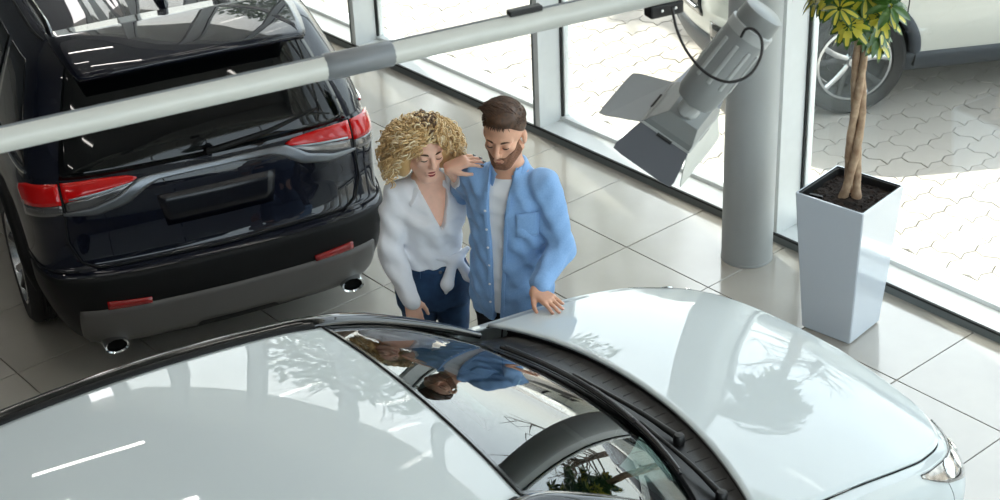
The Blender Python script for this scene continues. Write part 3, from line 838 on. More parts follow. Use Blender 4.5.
tube('windscreen_seal', [ws_pt(1.0, t) + np.array((-.003, 0, .001)) for t in L(-1, 1, 30)], .005, M_seam, sed, sides=6)
# interior mirror and its camera housing
box('rear_view_mirror', -.02, .02, -.12, .12, -.03, .03, M_gloss, sed, bevel=.01, loc=(-.05, 0, 1.27))
tube('mirror_stalk', [(-.05, 0, 1.29), ws_pt(.86, 0) - (0, 0, .01)], .012, M_gloss, sed, sides=8)
# ---------------- pillars, cant rails, side glass
for s in (1, -1):
    rail = [(.47, s * .752, .995), (.30, s * .742, 1.100), (.10, s * .725, 1.210), (-.10, s * .700, 1.312), (-.27, s * .676, 1.376), (-.45, s * .704, 1.392), (-.75, s * .736, 1.408), (-1.1, s * .758, 1.414), (-1.5, s * .758, 1.408), (-1.85, s * .735, 1.375), (-2.2, s * .68, 1.22), (-2.42, s * .66, 1.05)]
    tube('pillar_rail', cr_spline(rail, 60), [.018 + .018 * min(1, i / 14) for i in range(60)], M_gloss, sed, sides=12, flat=.8, up=(0, 0, 1))
    mould = [RS.ev(u, 8 if s > 0 else 0) + np.array((0, s * .012, -.003)) for u in L(.15, 6, 30)]
    tube('roof_moulding', mould, .018, M_plast, sed, sides=8)
    tube('window_brightwork', cr_spline([(p[0], p[1] + s * .028, p[2] - .022) for p in rail[1:]], 60), .006, M_chrome, sed, sides=6)
    G = []
    for k in range(24):
        q = cr_spline(rail, 60)[1 + int(k * 52 / 23)]
        yb = .862; zb = .972
        G.append([np.array((q[0], (q[1] * s + .005) * (1 - g) + yb * g, (q[2] - .02) * (1 - g) + min(zb, q[2] - .02) * g)) * np.array((1, s, 1)) for g in L(0, 1, 8)])
    v, f = grid_vf(G, s > 0); sharp(obj('side_window', v, f, M_cglass, sed), 60)
    for xx in (-.95, -1.75):
        tube('window_pillar', [(xx, s * .755, 1.385), (xx + .03, s * .868, .97)], .028, M_gloss, sed, sides=8, flat=.5, up=(0, 1, 0))
    # door mirror
    mrr = empty_part = None
    G = []
    for a in L(0, math.pi, 9):
        G.append([np.array((.10 * math.cos(b) * math.sin(a) * (.8 if math.cos(b) < 0 else 1.2), .115 * math.cos(a), .075 * math.sin(b) * math.sin(a))) for b in L(0, 2 * math.pi, 17)])
    v, f = grid_vf(G); mo = obj('door_mirror', v, f, M_wpaint, sed, loc=(-.06, s * 1.035, 1.045))
    tube('mirror_stem', [(.06, s * .86, .985), (.03, s * .95, 1.02)], .028, M_gloss, mo, sides=8).location = (.06, -s * 1.035, -1.045)
    # wheels
    for ax in AX2:
        make_wheel(sed, ax, s * .79, s, r=RW2, wdt=.205, rimr=.225)
        arch_liner(sed, ax, s, RA2 + .01, RW2, .86, .58)
        pts = []
        for k in range(25):
            a = R(-15 + 210 * k / 24); xx, zz = ax + RA2 * math.cos(a), max(.19, RW2 + RA2 * math.sin(a))
            u_, c_ = LB2.inv(zz, x=xx, c0=4.0 if ax < 0 else 8.0, c1=8.0 if ax < 0 else 12.5); pts.append((xx, s * (LB2.ev(u_, c_)[1] - .004), zz))
        tube('wheel_arch', pts, .014, M_wpaint, sed, sides=8)
    # head lamp on the corner
    uz = lambda z: float(np.interp(z, zl2, range(8)))
    top = [(6.88, s * 11.3), (6.90, s * 12.0), (6.85, s * 12.8), (6.6, s * 13.4), (6.1, s * 14.2)]
    bot = [(6.6, s * 11.3), (5.3, s * 12.0), (4.6, s * 12.7), (4.6, s * 13.4), (5.1, s * 14.2)]
    hl = overlay('headlamp', LB2, top, bot, M_hl2, sed, n=24, m=10, off=.006, thick=.004)
    for (u_, c_, r_) in ((6.1, 12.35, .034), (5.9, 12.95, .036), (5.8, 13.5, .030)):
        p = signed(LB2, u_, s * c_, .012); n_ = LB2.out(u_, c_); n_ = Vector((n_[0], s * n_[1], n_[2]))
        lz = lathe('lamp_unit', [(r_ * 1.15, -.012), (r_ * 1.15, -.004), (r_, -.003), (r_ * .8, -.001), (0, .001)], M_chrome, hl, seg=20)
        lz.location = p; lz.rotation_euler = n_.to_track_quat('Z', 'Y').to_euler()
    tube('lamp_edge', [signed(LB2, a[0] - .05, a[1], .004) for a in resample(top, 30)], .003, M_seam, hl, sides=6)
    overlay('fog_lamp', LB2, [(uz(.5), s * 12.9), (uz(.5), s * 14.2)], [(uz(.36), s * 13.0), (uz(.38), s * 14.2)], M_gloss, sed, n=10, m=4, off=.006, thick=.006)
    overlay('grille', LB2, [(uz(.70), s * 14.8), (uz(.70), s * 15.98)], [(uz(.28), s * 14.5), (uz(.28), s * 15.98)], M_gloss, sed, n=10, m=8, off=.006, thick=.006)
# ---------------- cowl and wipers
G = []
for t in L(-1, 1, 50):
    y = .735 * t
    xr_ = xrear(y); hz = hood_pt(xr_, y / crest(xr_)[0]); gb = ws_pt(.02, t)
    a = np.array((hz[0] + .012, y, hz[2] - .012)); b = gb + np.array((-.02, 0, -.004))
    G.append([a, a + (-.012, 0, -.02), a * .6 + b * .4 + (0, 0, -.022), a * .25 + b * .75 + (0, 0, -.012), b])
v, f = grid_vf(G); cow = obj('cowl', v, f, M_cowl, sed); solid(cow, .006, 1)
tube('cowl_lip', [g[0] + (-.008, 0, .006) for g in G], .005, M_rubber, cow, sides=6)
# slotted air intake: thin ribs across the cowl
for k in range(4, 46):
    if k % 2: continue
    g = G[k]; tube('cowl_rib', [g[1] + (0, 0, .004), g[2] + (0, 0, .006)], .003, M_rubber, cow, sides=4)
def wiper(y0, y1, f0, f1):
    piv = np.array(G[int((y0 / .735 + 1) / 2 * 49)][2]) + (0, 0, .03)
    t1 = y1 / .70
    tipa = ws_pt(f0, (y0 * .4 + y1 * .6) / .70) + (.012, 0, .03)
    wa = tube('wiper_arm', cr_spline([piv, piv * .6 + tipa * .4 + (0, 0, .012), tipa], 12), [.014, .013, .012, .011, .010, .010, .009, .009, .008, .008, .008, .008], M_rubber, sed, sides=8)
    lathe('wiper_pivot', [(.022, -.02), (.022, .008), (.016, .016), (0, .018)], M_rubber, wa, seg=16, loc=piv)
    tube('wiper_blade', [ws_pt(f0 + (f1 - f0) * q, (y0 * .92 + (y1 * 1.0 - y0 * .92) * q) / .70) + (.008, 0, .016) for q in L(.12, 1, 14)], .008, M_rubber, wa, sides=6)
    tube('blade_spine', [ws_pt(f0 + (f1 - f0) * q, (y0 * .92 + (y1 - y0 * .92) * q) / .70) + (.012, 0, .027) for q in L(.14, .98, 14)], .004, M_satin, wa, sides=6)
wiper(-.30, .52, .05, .085); wiper(.40, -.36, .05, .03) if False else wiper(-.62, .10, .035, .055)
wiper_far = None
# ---------------- cabin seen through the glass
box('dashboard', -.02, .44, -.66, .66, .78, .95, M_cabin, sed, bevel=.05)
box('cabin_floor', -2.2, .5, -.68, .68, .22, .45, M_cabin, sed)
for s in (1, -1):
    box('seat_base', -.95, -.40, s * .36 - .24, s * .36 + .24, .45, .62, M_seat, sed, bevel=.06)
    box('seat_back', -.10, .10, -.23, .23, 0, .58, M_seat, sed, bevel=.06, loc=(-.98, s * .36, .58), rot=(0, R(-18), 0))
    box('head_rest', -.05, .05, -.13, .13, 0, .17, M_seat, sed, bevel=.04, loc=(-1.18, s * .36, 1.14), rot=(0, R(-14), 0))
stw = [(-.30 + .05 * math.sin(a), .36 + .18 * math.cos(a), .93 + .17 * math.sin(a)) for a in L(0, 2 * math.pi, 32)[:-1]]
tube('steering_wheel', stw, .014, M_cabin, sed, sides=8, closed=True)
tube('steering_column', [(-.30, .36, .93), (.1, .36, .82)], .04, M_cabin, sed, sides=8)
# rear screen and tail
G = []
for f_ in L(0, 1, 10): G.append([np.array((-2.05 * (1 - f_) - 2.45 * f_, (.645 * (1 - f_) + .66 * f_) * t, (1.400 - .036 * abs(t) ** 2.2) * (1 - f_) + 1.03 * f_)) for t in L(-1, 1, 16)])
v, f = grid_vf(G, True); obj('rear_screen', v, f, M_cglass, sed)
tr_ = [LB2.ev(7, c) for c in L(0, 5.2, 40)]
for s in (1, -1):
    v, f = grid_vf([[np.array((p[0], s * p[1] * q, p[2] + .04 * (1 - q * q))) for p in tr_] for q in L(1, 0, 10)], s > 0); obj('boot_lid', v, f, M_wpaint, sed)
    overlay('rear_lamp', LB2, [(6.6, s * 2.0), (6.6, s * 3.6)], [(5.2, s * 1.9), (5.3, s * 3.5)], M_red, sed, n=10, m=5, off=.008, thick=.006)
# ================================================================== potted plant
M_pot = mat('planter_gloss', (202, 210, 219), 0.12, coat=0.5)
M_potr = mat('planter_liner', (26, 27, 28), 0.5)
M_soil = mat('soil', (46, 33, 25), 0.95, rgb2=(18, 13, 10), noise_scale=35, bump=1.0, bump_scale=70)
M_bark = mat('bark', (196, 170, 142), 0.85, rgb2=(140, 110, 86), noise_scale=22, bump=0.6, bump_scale=45)
M_leaf = mat('leaf_green', (44, 78, 28), 0.3, rgb2=(70, 108, 36), noise_scale=14, coat=0.3)
M_leafy = mat('leaf_yellow', (214, 196, 60), 0.35, rgb2=(178, 178, 58), noise_scale=18, coat=0.3)
M_twig = mat('leaf_stalk', (96, 116, 52), 0.6)
PH = 0.785
pot = empty('planter', (-4.512, 5.955, 0), R(7.5), 'tall tapered glossy white square planter standing by the column', 'planter')
def sq(h, z, r=0.006):
    return [(-h + r, -h, z), (h - r, -h, z), (h, -h + r, z), (h, h - r, z), (h - r, h, z), (-h + r, h, z), (-h, h - r, z), (-h, -h + r, z)]
HB, HT = 0.143, 0.192
levels = [sq(HB - .012, 0.0), sq(HB - .012, .012), sq(HB, .012), sq(HB * .5 + HT * .5, PH * .5), sq(HT, PH - .004), sq(HT - .002, PH), sq(HT - .010, PH)]
v = [p for l in levels for p in l]; f = []
for i in range(len(levels) - 1):
    for k in range(8): f.append((i * 8 + k, i * 8 + (k + 1) % 8, (i + 1) * 8 + (k + 1) % 8, (i + 1) * 8 + k))
f.append(tuple(range(8))[::-1])
sharp(obj('pot_wall', v, f, M_pot, pot), 25)
levels = [sq(HT - .010, PH), sq(HT - .010, PH - .006), sq(HT - .020, PH - .006), sq(HT - .026, PH - .10)]
v = [p for l in levels for p in l]; f = []
for i in range(3):
    for k in range(8): f.append((i * 8 + k, i * 8 + (k + 1) % 8, (i + 1) * 8 + (k + 1) % 8, (i + 1) * 8 + k))
sharp(obj('pot_liner', v, f, M_potr, pot), 25)
N = 40; hs = HT - .0235; G = []
for i in range(N):
    row = []
    for j in range(N):
        x, y = -hs + 2 * hs * i / (N - 1), -hs + 2 * hs * j / (N - 1)
        q = Vector((x * 22, y * 22, 3)); 
        row.append((x, y, PH - .040 + .012 * noise.noise(q) + .008 * noise.noise(q * 2.7) + .012 * math.exp(-(x * x + y * y) / .004)))
    G.append(row)
v, f = grid_vf(G); obj('soil', v, f, M_soil, pot)
cr_ = []
V_, F_ = [], []
for k in range(70):
    x, y = rng.uniform(-hs, hs) * .93, rng.uniform(-hs, hs) * .93; r = rng.uniform(.004, .011); z = PH - .036 + rng.uniform(0, .008)
    n0 = len(V_)
    for (a, b, c) in ((1, 0, 0), (-1, 0, 0), (0, 1, 0), (0, -1, 0), (0, 0, .7), (0, 0, -.7)):
        V_.append((x + a * r * rng.uniform(.7, 1.5), y + b * r * rng.uniform(.7, 1.5), z + c * r))
    F_ += [tuple(n0 + q for q in t_) for t_ in ((0, 2, 4), (2, 1, 4), (1, 3, 4), (3, 0, 4), (2, 0, 5), (1, 2, 5), (3, 1, 5), (0, 3, 5))]
tag(obj('soil_crumbs', V_, F_, M_soil, pot, smooth=False), kind='stuff')
box('level_gauge', -.035, .035, -.008, .008, 0, .012, M_potr, pot, bevel=.002, loc=(-.11, -.13, PH - .025), rot=(0, 0, R(8)))
# the tree
tree = empty('umbrella_tree', (-4.512, 5.955, PH - .035), 0, 'potted tree with a braided trunk and green and yellow leaves', 'plant')
TH = 1.17
stems = []
for k in range(3):
    pts = []
    for i in range(30):
        q = i / 29; a = 2 * math.pi * k / 3 + q * 6.5; rr = .026 - .008 * q + (.012 * (1 - q * 8) if q < .125 else 0)
        pts.append((rr * math.cos(a) + .012 * math.sin(q * 4), rr * math.sin(a), -.03 + TH * q))
    stems.append(pts)
    tube('trunk', pts, [.0205 - .005 * i / 29 + .0015 * math.sin(i * 2.1 + k) + (.006 if i < 2 else 0) for i in range(30)], M_bark, tree, sides=10)
def leaflet(ln, wd, ang, droop, yl):
    """one pointed oval leaflet; returns verts, faces, material index"""
    v, f, mi = [], [], []
    nu, nv = 7, 5
    for i in range(nu):
        u = i / (nu - 1); w_ = wd * math.sin(math.pi * min(1, u * .92 + .06)) ** .8 * (1 if u < 1 else .05)
        for j in range(nv):
            t = (j / (nv - 1) - .5) * 2
            x = .012 + ln * u; y = w_ * t; z = -droop * ln * u * u + .18 * abs(y)
            ca, sa = math.cos(ang), math.sin(ang)
            v.append((x * ca - y * sa, x * sa + y * ca, z))
    for i in range(nu - 1):
        for j in range(nv - 1):
            f.append((i * nv + j, (i + 1) * nv + j, (i + 1) * nv + j + 1, i * nv + j + 1))
            mi.append(1 if (j in (1, 2) and i < 5 and yl > .35) or (yl > .75 and j in (0, 3) and i in (1, 2)) else 0)
    return v, f, mi
leaf_meshes = []
for q in range(5):
    r_ = random.Random(50 + q); V_, F_, I_ = [], [], []
    n = r_.choice((7, 8, 8, 9)); yl = (.9, .2, .55, .1, .3)[q]
    for k in range(n):
        a = 2 * math.pi * k / n + r_.uniform(-.12, .12)
        v, f, mi = leaflet(r_.uniform(.065, .092), r_.uniform(.015, .020), a, r_.uniform(.25, .6), yl * r_.uniform(.7, 1.25))
        n0 = len(V_); V_ += v; F_ += [tuple(i + n0 for i in t_) for t_ in f]; I_ += mi
    sv, sf = tube_vf([(0, 0, .002), (0, 0, -.05), (.0, 0, -.11)], .0022, 5)
    n0 = len(V_); V_ += [tuple(p) for p in sv]; F_ += [tuple(i + n0 for i in t_) for t_ in sf]; I_ += [2] * len(sf)
    me = new_mesh('leaf', V_, F_, M_leaf); me.materials.append(M_leafy); me.materials.append(M_twig)
    me.polygons.foreach_set('material_index', I_); leaf_meshes.append(me)
r_ = random.Random(11)
for k in range(130):
    q = k / 119
    zc = TH - .32 + .22 * r_.random() if k < 14 else TH - .13 + .60 * r_.random()
    a = r_.uniform(0, 2 * math.pi)
    spread = .05 + .05 * r_.random() if k < 14 else .10 + .20 * r_.uniform(.1, 1.0)
    p = Vector((spread * math.cos(a), spread * math.sin(a), zc - .05 * r_.random()))
    o = link('leaf', leaf_meshes[r_.randrange(5)], tree, loc=p)
    d = Vector((math.cos(a) * .75, math.sin(a) * .75, .75 + .3 * r_.random())).normalized()
    o.rotation_euler = d.to_track_quat('Z', 'Y').to_euler(); o.scale = [r_.uniform(1.0, 1.35)] * 3
for k in range(9):
    a = k * 2.4; z0 = TH - .30 + .07 * k
    tube('branch', cr_spline([(0, 0, z0 - .1), (.06 * math.cos(a), .06 * math.sin(a), z0 + .02), (.14 * math.cos(a), .14 * math.sin(a), z0 + .10)], 8), [.009, .008, .007, .006, .006, .005, .004, .004], M_bark, tree, sides=6)
tube('leader', [(0, 0, TH - .06), (.01, .0, TH + .2), (0, .01, TH + .42)], [.012, .009, .004], M_bark, tree, sides=8)

# ================================================================== lighting rail and spotlight
def at(px, py, depth):
    d = CF * F_PX + CR * (px - 500) - CU * (py - 250)
    return Vector((0, 0, CAM_H)) + d * (depth / F_PX)
M_rail = mat('rail_grey', (206, 208, 202), 0.38, metal=0.1, noise_amt=.02)
M_sleeve = mat('rail_sleeve', (122, 126, 130), 0.4, metal=0.15)
M_spot = mat('spot_grey', (144, 148, 148), 0.42, metal=0.25, noise_amt=.03)
M_spotl = mat('spot_grey_light', (176, 180, 180), 0.42, metal=0.2)
M_door = mat('barn_door', (108, 111, 118), 0.5, metal=0.2)
M_door2 = mat('barn_door_pale', (160, 166, 170), 0.45, metal=0.2)
M_blk = mat('black_fitting', (18, 18, 20), 0.4)
RA = at(0, 140, 4.05)
# horizontal direction whose vanishing point lies on the rail's line
best = None
for k in range(4000):
    a = R(55 + 40 * k / 4000); d = Vector((math.cos(a), math.sin(a), 0))
    q = RA + d * 1.8 - Vector((0, 0, CAM_H)); z = q.dot(CF); px, py = 500 + F_PX * q.dot(CR) / z, 250 - F_PX * q.dot(CU) / z
    e = abs(py - (140 - .2226 * px))
    if best is None or e < best[0]: best = (e, a)
rd = Vector((math.cos(best[1]), math.sin(best[1]), 0)); rs = Vector((-rd.y, rd.x, 0))
def railpt(px):
    lo, hi = -6.0, 8.0
    for k in range(60):
        md = (lo + hi) / 2; q = RA + rd * md - Vector((0, 0, CAM_H)); z = q.dot(CF)
        if z < .1 or 500 + F_PX * q.dot(CR) / z < px: lo = md
        else: hi = md
    return RA + rd * md
rail = empty('lighting_rail', RA, 0, 'grey tubular lighting rail with a darker joint sleeve hanging across the hall', 'rail')
def rl(p): return Vector(p) - RA
tube('rail_tube', [rl(railpt(0)) - rd * 4.0, rl(railpt(330))], .032, M_rail, rail, sides=32)
tube('rail_tube', [rl(railpt(388)), rl(railpt(388)) + rd * 6.0], .032, M_rail, rail, sides=32)
p0, p1 = rl(railpt(324)), rl(railpt(392)); dd = (p1 - p0)
tube('joint_sleeve', [p0, p0 + dd * .03, p0 + dd * .97, p1], [.032, .036, .036, .032], M_sleeve, rail, sides=12)
tube('rail_groove', [rl(railpt(-260)) + Vector((0, 0, .0322)), rl(railpt(1150)) + Vector((0, 0, .0322))], .004, M_sleeve, rail, sides=6)
c0 = rl(railpt(525))
box('rail_clip', -.05, .05, -.014, .014, 0, .016, M_blk, rail, bevel=.003, loc=c0 + Vector((0, 0, .030)), rot=(0, 0, best[1]))
for px in (-700, 1300):
    q = rl(railpt(px)); tube('rail_hanger', [q + Vector((0, 0, .03)), Vector((q.x, q.y, ZC - RA.z))], .006, M_blk, rail, sides=6)
# spotlight hung from the rail
hook = railpt(758)
spot = empty('spotlight', hook, 0, 'grey spotlight with barn doors and a looped black cable below the rail', 'spotlight')
def sp_(p): return Vector(p) - hook
ax0, ax1 = sp_(at(766, 10, 4.52)), sp_(at(692, 103, 4.66))
ax = (ax1 - ax0); ln = ax.length; axn = ax.normalized()
def body_lathe(name, prof, material):
    o = lathe(name, prof, material, spot, seg=40, loc=ax0); o.rotation_euler = axn.to_track_quat('Z', 'Y').to_euler(); return o
bd = body_lathe('lamp_body', [(0, .0), (.045, .0), (.058, .008), (.060, .05), (.0585, .052), (.0585, .058), (.062, .060), (.064, .10), (.064, ln - .08), (.062, ln - .03), (.052, ln - .008), (.03, ln), (0, ln)], M_spot)
body_lathe('end_ring', [(.060, .055), (.0655, .057), (.0655, .085), (.060, .087)], M_spotl)
for k in range(10):
    a = 2 * math.pi * k / 10
    o = box('cooling_fin', -.006, .006, .060, .0675, .11, ln - .09, M_spotl, spot, bevel=.003, loc=ax0)
    o.rotation_euler = (axn.to_track_quat('Z', 'Y') @ Matrix.Rotation(a, 3, 'Z').to_quaternion()).to_euler()
tube('hanger_bracket', [sp_(hook) + Vector((0, 0, -.02)), sp_(hook) * .4 + (ax0 + axn * .09) * .6, ax0 + axn * .09], .012, M_spotl, spot, sides=10)
lathe('rail_clamp', [(.033, -.02), (.040, -.02), (.040, .02), (.033, .02)], M_spotl, spot, seg=28, axis='x', rot=(0, 0, best[1]), closed=True)
# head: square reflector housing with flaring opening
A_, B_, C_, D_ = [sp_(at(*q)) for q in ((643, 121, 4.80), (674, 83, 4.86), (718, 114, 4.88), (688, 152, 4.82))]
cen = (A_ + B_ + C_ + D_) / 4
nrm = (B_ - A_).cross(D_ - A_).normalized()
if nrm.dot(CF) < 0: nrm = -nrm
cam_side = -nrm
bk = [cen + (q - cen) * .62 + cam_side * .085 for q in (A_, B_, C_, D_)]
bm_ = [cen + (q - cen) * .94 + cam_side * .03 for q in (A_, B_, C_, D_)]
v = [*bk, *bm_, A_, B_, C_, D_]; f = [(0, 1, 2, 3)]
for i in range(2):
    for k in range(4): f.append((i * 4 + k, i * 4 + (k + 1) % 4, (i + 1) * 4 + (k + 1) % 4, (i + 1) * 4 + k)[::-1])
hd_ = obj('lamp_head', v, f, M_spot, spot, smooth=False); solid(hd_, .004, 0); bev(hd_, .006)
fr_ = [A_, B_, C_, D_]
for k in range(4):
    tube('head_frame', [fr_[k], fr_[(k + 1) % 4]], .006, M_spotl, spot, sides=6)
tube('neck', [ax1 - axn * .05, ax1 + axn * .02, cen + cam_side * .07], [.034, .028, .03], M_spotl, spot, sides=12)
gl_ = [cen + (q - cen) * .9 for q in fr_]
obj('lamp_glass', gl_, [(0, 1, 2, 3)], mat('lamp_glass', (210, 212, 210), .15, coat=.5), spot, smooth=False)
def door(h0, h1, o1, o0, material, rd_=.18):
    """plate hinged on h0-h1 with rounded outer corners"""
    pts = [h0, h1]
    def mixv(a, b, t): return a * (1 - t) + b * t
    pts += [mixv(o1, h1, rd_), mixv(mixv(o1, h1, rd_ * .3), mixv(o1, o0, rd_ * .3), .5), mixv(o1, o0, rd_)]
    pts += [mixv(o0, o1, rd_), mixv(mixv(o0, h0, rd_ * .3), mixv(o0, o1, rd_ * .3), .5), mixv(o0, h0, rd_)]
    o = obj('barn_door', pts, [tuple(range(len(pts)))], material, spot, smooth=False); solid(o, .003, 0)
    hg = (h0 + h1) / 2
    tube('hinge', [mixv(h0, h1, .35), mixv(h0, h1, .65)], .008, M_blk, o, sides=8)
    return o
off = nrm * .004
door(A_ + (A_ - cen) * .03 + off, B_ + (B_ - cen) * .03 + off, sp_(at(633, 72, 4.92)), sp_(at(597, 114, 4.88)), M_door2)
door(A_ + (A_ - cen) * .05 + off, D_ + (D_ - cen) * .05 + off, sp_(at(671, 189, 4.90)), sp_(at(611, 147, 4.88)), M_door)
door(D_ + off, C_ + off, sp_(at(719, 138, 4.99)), sp_(at(679, 189, 4.95)), M_rail)
door(B_ + off, C_ + off, sp_(at(728, 88, 5.0)), sp_(at(694, 63, 5.0)), M_door)
cab = [sp_(at(*q)) for q in ((672, 8, 4.46), (677, 30, 4.44), (688, 53, 4.42), (706, 73, 4.40), (728, 82, 4.39), (748, 76, 4.39), (760, 59, 4.40), (762, 41, 4.42), (755, 30, 4.44), (746, 29, 4.45), (741, 37, 4.47))]
tube('cable', cr_spline(cab, 60), .0042, M_blk, spot, sides=8)
ap = sp_(railpt(664)) + Vector((0, 0, -.045))
box('track_adapter', -.055, .055, -.022, .022, -.022, .018, M_blk, spot, bevel=.006, loc=ap, rot=(0, 0, best[1]))
for e in (-.02, .025): lathe('screw', [(0, .004), (.005, .003), (.005, -.004)], M_chrome, spot, seg=10, loc=ap + rd * e - rs * .022, rot=(R(90), 0, best[1]))
# ================================================================== people: implicit surfaces -> one continuous mesh each
class Field:
    def __init__(self, lo, hi, res):
        self.lo = np.array(lo, np.float32); self.res = res
        self.n = np.ceil((np.array(hi) - np.array(lo)) / res).astype(int) + 1
        self.v = np.full(self.n, 1.0, np.float32)
        self.ax = [self.lo[k] + res * np.arange(self.n[k], dtype=np.float32) for k in range(3)]
    def sub(self, lo, hi):
        a = np.clip(np.floor((np.array(lo) - self.lo) / self.res).astype(int), 0, self.n - 1)
        b = np.clip(np.ceil((np.array(hi) - self.lo) / self.res).astype(int) + 1, 1, self.n)
        sl = tuple(slice(a[k], max(b[k], a[k] + 1)) for k in range(3))
        P = np.meshgrid(*[self.ax[k][sl[k]] for k in range(3)], indexing='ij')
        return sl, P
    def put(self, sl, d, k, op='add'):
        a = self.v[sl]
        if op == 'add':
            h = np.clip(.5 + .5 * (a - d) / k, 0, 1); self.v[sl] = a * (1 - h) + d * h - k * h * (1 - h)
        elif op == 'cut':
            d = -d; h = np.clip(.5 - .5 * (a - d) / k, 0, 1); self.v[sl] = a * (1 - h) + d * h + k * h * (1 - h)
        elif op == 'and':
            h = np.clip(.5 - .5 * (a - d) / k, 0, 1); self.v[sl] = a * (1 - h) + d * h + k * h * (1 - h)
    def cone(self, a, b, r1, r2, k=.02, op='add', flat=None):
        a, b = np.array(a, float), np.array(b, float); m = max(r1, r2) + k + .03
        sl, P = self.sub(np.minimum(a, b) - m, np.maximum(a, b) + m)
        ab = b - a; L2 = max(float(ab @ ab), 1e-9)
        t = np.clip(sum((P[i] - a[i]) * ab[i] for i in range(3)) / L2, 0, 1)
        q = [P[i] - a[i] - t * ab[i] for i in range(3)]
        d = np.sqrt(sum(c * c for c in q)) - (r1 + (r2 - r1) * t)
        self.put(sl, d.astype(np.float32), k, op)
    def ell(self, c, r, k=.02, op='add', M=None):
        c, r = np.array(c, float), np.array(r, float); m = float(r.max()) + k + .03
        sl, P = self.sub(c - m, c + m)
        q = [P[i] - c[i] for i in range(3)]
        if M is not None: q = [sum(M[j][i] * q[j] for j in range(3)) for i in range(3)]
        n = np.sqrt(sum((q[i] / r[i]) ** 2 for i in range(3))); g = np.sqrt(sum((q[i] / r[i] ** 2) ** 2 for i in range(3))) + 1e-6
        self.put(sl, (n * (n - 1) / g).astype(np.float32), k, op)
    def loft(self, prof, k=.02, op='add', grow=0.0, ex=2.0, ztop=None, zbot=None):
        """upright trunk: rows (z, cx, cy, half depth, half width)"""
        A = np.array(prof, float); z0, z1 = A[0, 0] if zbot is None else zbot, A[-1, 0] if ztop is None else ztop
        m = .05 + grow
        sl, P = self.sub((A[:, 1].min() - A[:, 3].max() - m, A[:, 2].min() - A[:, 4].max() - m, z0 - m), (A[:, 1].max() + A[:, 3].max() + m, A[:, 2].max() + A[:, 4].max() + m, z1 + m))
        z = self.ax[2][sl[2]]; f = lambda j: np.interp(z, A[:, 0], A[:, j])[None, None, :]
        a, b = f(3) + grow, f(4) + grow
        n = ((np.abs(P[0] - f(1)) / a) ** ex + (np.abs(P[1] - f(2)) / b) ** ex) ** (1 / ex)
        d = (n - 1) * np.minimum(a, b)
        d = np.maximum(d, np.maximum(P[2] - z1, z0 - P[2]))
        self.put(sl, d.astype(np.float32), k, op)
    def fn(self, lo, hi, func, k=.004, op='cut'):
        sl, P = self.sub(lo, hi); self.put(sl, func(*P).astype(np.float32), k, op)
    def warp(self, amp, seed=0, freq=14.0, dirs=None):
        """cloth folds: smooth wavy displacement of the whole field"""
        r = random.Random(seed)
        P = np.meshgrid(*self.ax, indexing='ij')
        acc = np.zeros_like(self.v)
        for q in range(7):
            d = np.array((r.uniform(-1, 1), r.uniform(-1, 1), r.uniform(-.7, 1.0))) if dirs is None else np.array(dirs[q % len(dirs)]) + np.array([r.uniform(-.3, .3) for _ in range(3)])
            d = d / np.linalg.norm(d) * freq * r.uniform(.6, 2.2); ph = r.uniform(0, 6.28)
            e = np.array((r.uniform(-1, 1), r.uniform(-1, 1), r.uniform(-1, 1))) * freq * .5
            arg = P[0] * d[0] + P[1] * d[1] + P[2] * d[2] + ph
            arg += 1.1 * np.sin(P[0] * e[0] + P[1] * e[1] + P[2] * e[2])
            s = np.sin(arg); acc += np.sign(s) * np.abs(s) ** .8 / (1 + q * .35)
        self.v += (amp * .45 * acc).astype(np.float32)
    def mesh(self, name, material, parent, smooth_it=1):
        v = self.v; s = v < 0
        cs = np.zeros(np.array(v.shape) - 1, np.int8)
        for i in (0, 1):
            for j in (0, 1):
                for k in (0, 1): cs += s[i:v.shape[0] - 1 + i, j:v.shape[1] - 1 + j, k:v.shape[2] - 1 + k]
        mask = (cs > 0) & (cs < 8); idx = np.full(mask.shape, -1, np.int64); n = int(mask.sum()); idx[mask] = np.arange(n)
        C = np.argwhere(mask); acc = np.zeros((n, 3)); cnt = np.zeros(n)
        offs = [(i, j, k) for i in (0, 1) for j in (0, 1) for k in (0, 1)]
        for a in offs:
            for b in offs:
                if sum(abs(a[q] - b[q]) for q in range(3)) != 1 or a > b: continue
                va = v[C[:, 0] + a[0], C[:, 1] + a[1], C[:, 2] + a[2]].astype(float); vb = v[C[:, 0] + b[0], C[:, 1] + b[1], C[:, 2] + b[2]].astype(float)
                x = (va < 0) != (vb < 0); t = va[x] / (va[x] - vb[x])
                acc[x] += C[x] + np.array(a) + t[:, None] * (np.array(b) - np.array(a)); cnt[x] += 1
        V = acc / cnt[:, None] * self.res + self.lo
        quads = []
        for d in range(3):
            o1, o2 = (d + 1) % 3, (d + 2) % 3
            sl0 = [slice(None)] * 3; sl1 = [slice(None)] * 3; sl0[d] = slice(0, -1); sl1[d] = slice(1, None)
            a, b = s[tuple(sl0)], s[tuple(sl1)]; X = np.argwhere(a != b)
            X = X[(X[:, o1] > 0) & (X[:, o2] > 0) & (X[:, o1] < v.shape[o1] - 1) & (X[:, o2] < v.shape[o2] - 1)]
            def cell(u, w):
                Y = X.copy(); Y[:, o1] -= u; Y[:, o2] -= w; return idx[Y[:, 0], Y[:, 1], Y[:, 2]]
            q = np.stack([cell(0, 0), cell(1, 0), cell(1, 1), cell(0, 1)], 1)
            fl = ~a[tuple(X.T)] if False else (~s[X[:, 0], X[:, 1], X[:, 2]])
            q[fl] = q[fl][:, ::-1]
            quads.append(q)
        Q = np.concatenate(quads)
        me = bpy.data.meshes.new(name); me.vertices.add(len(V)); me.vertices.foreach_set('co', V.ravel())
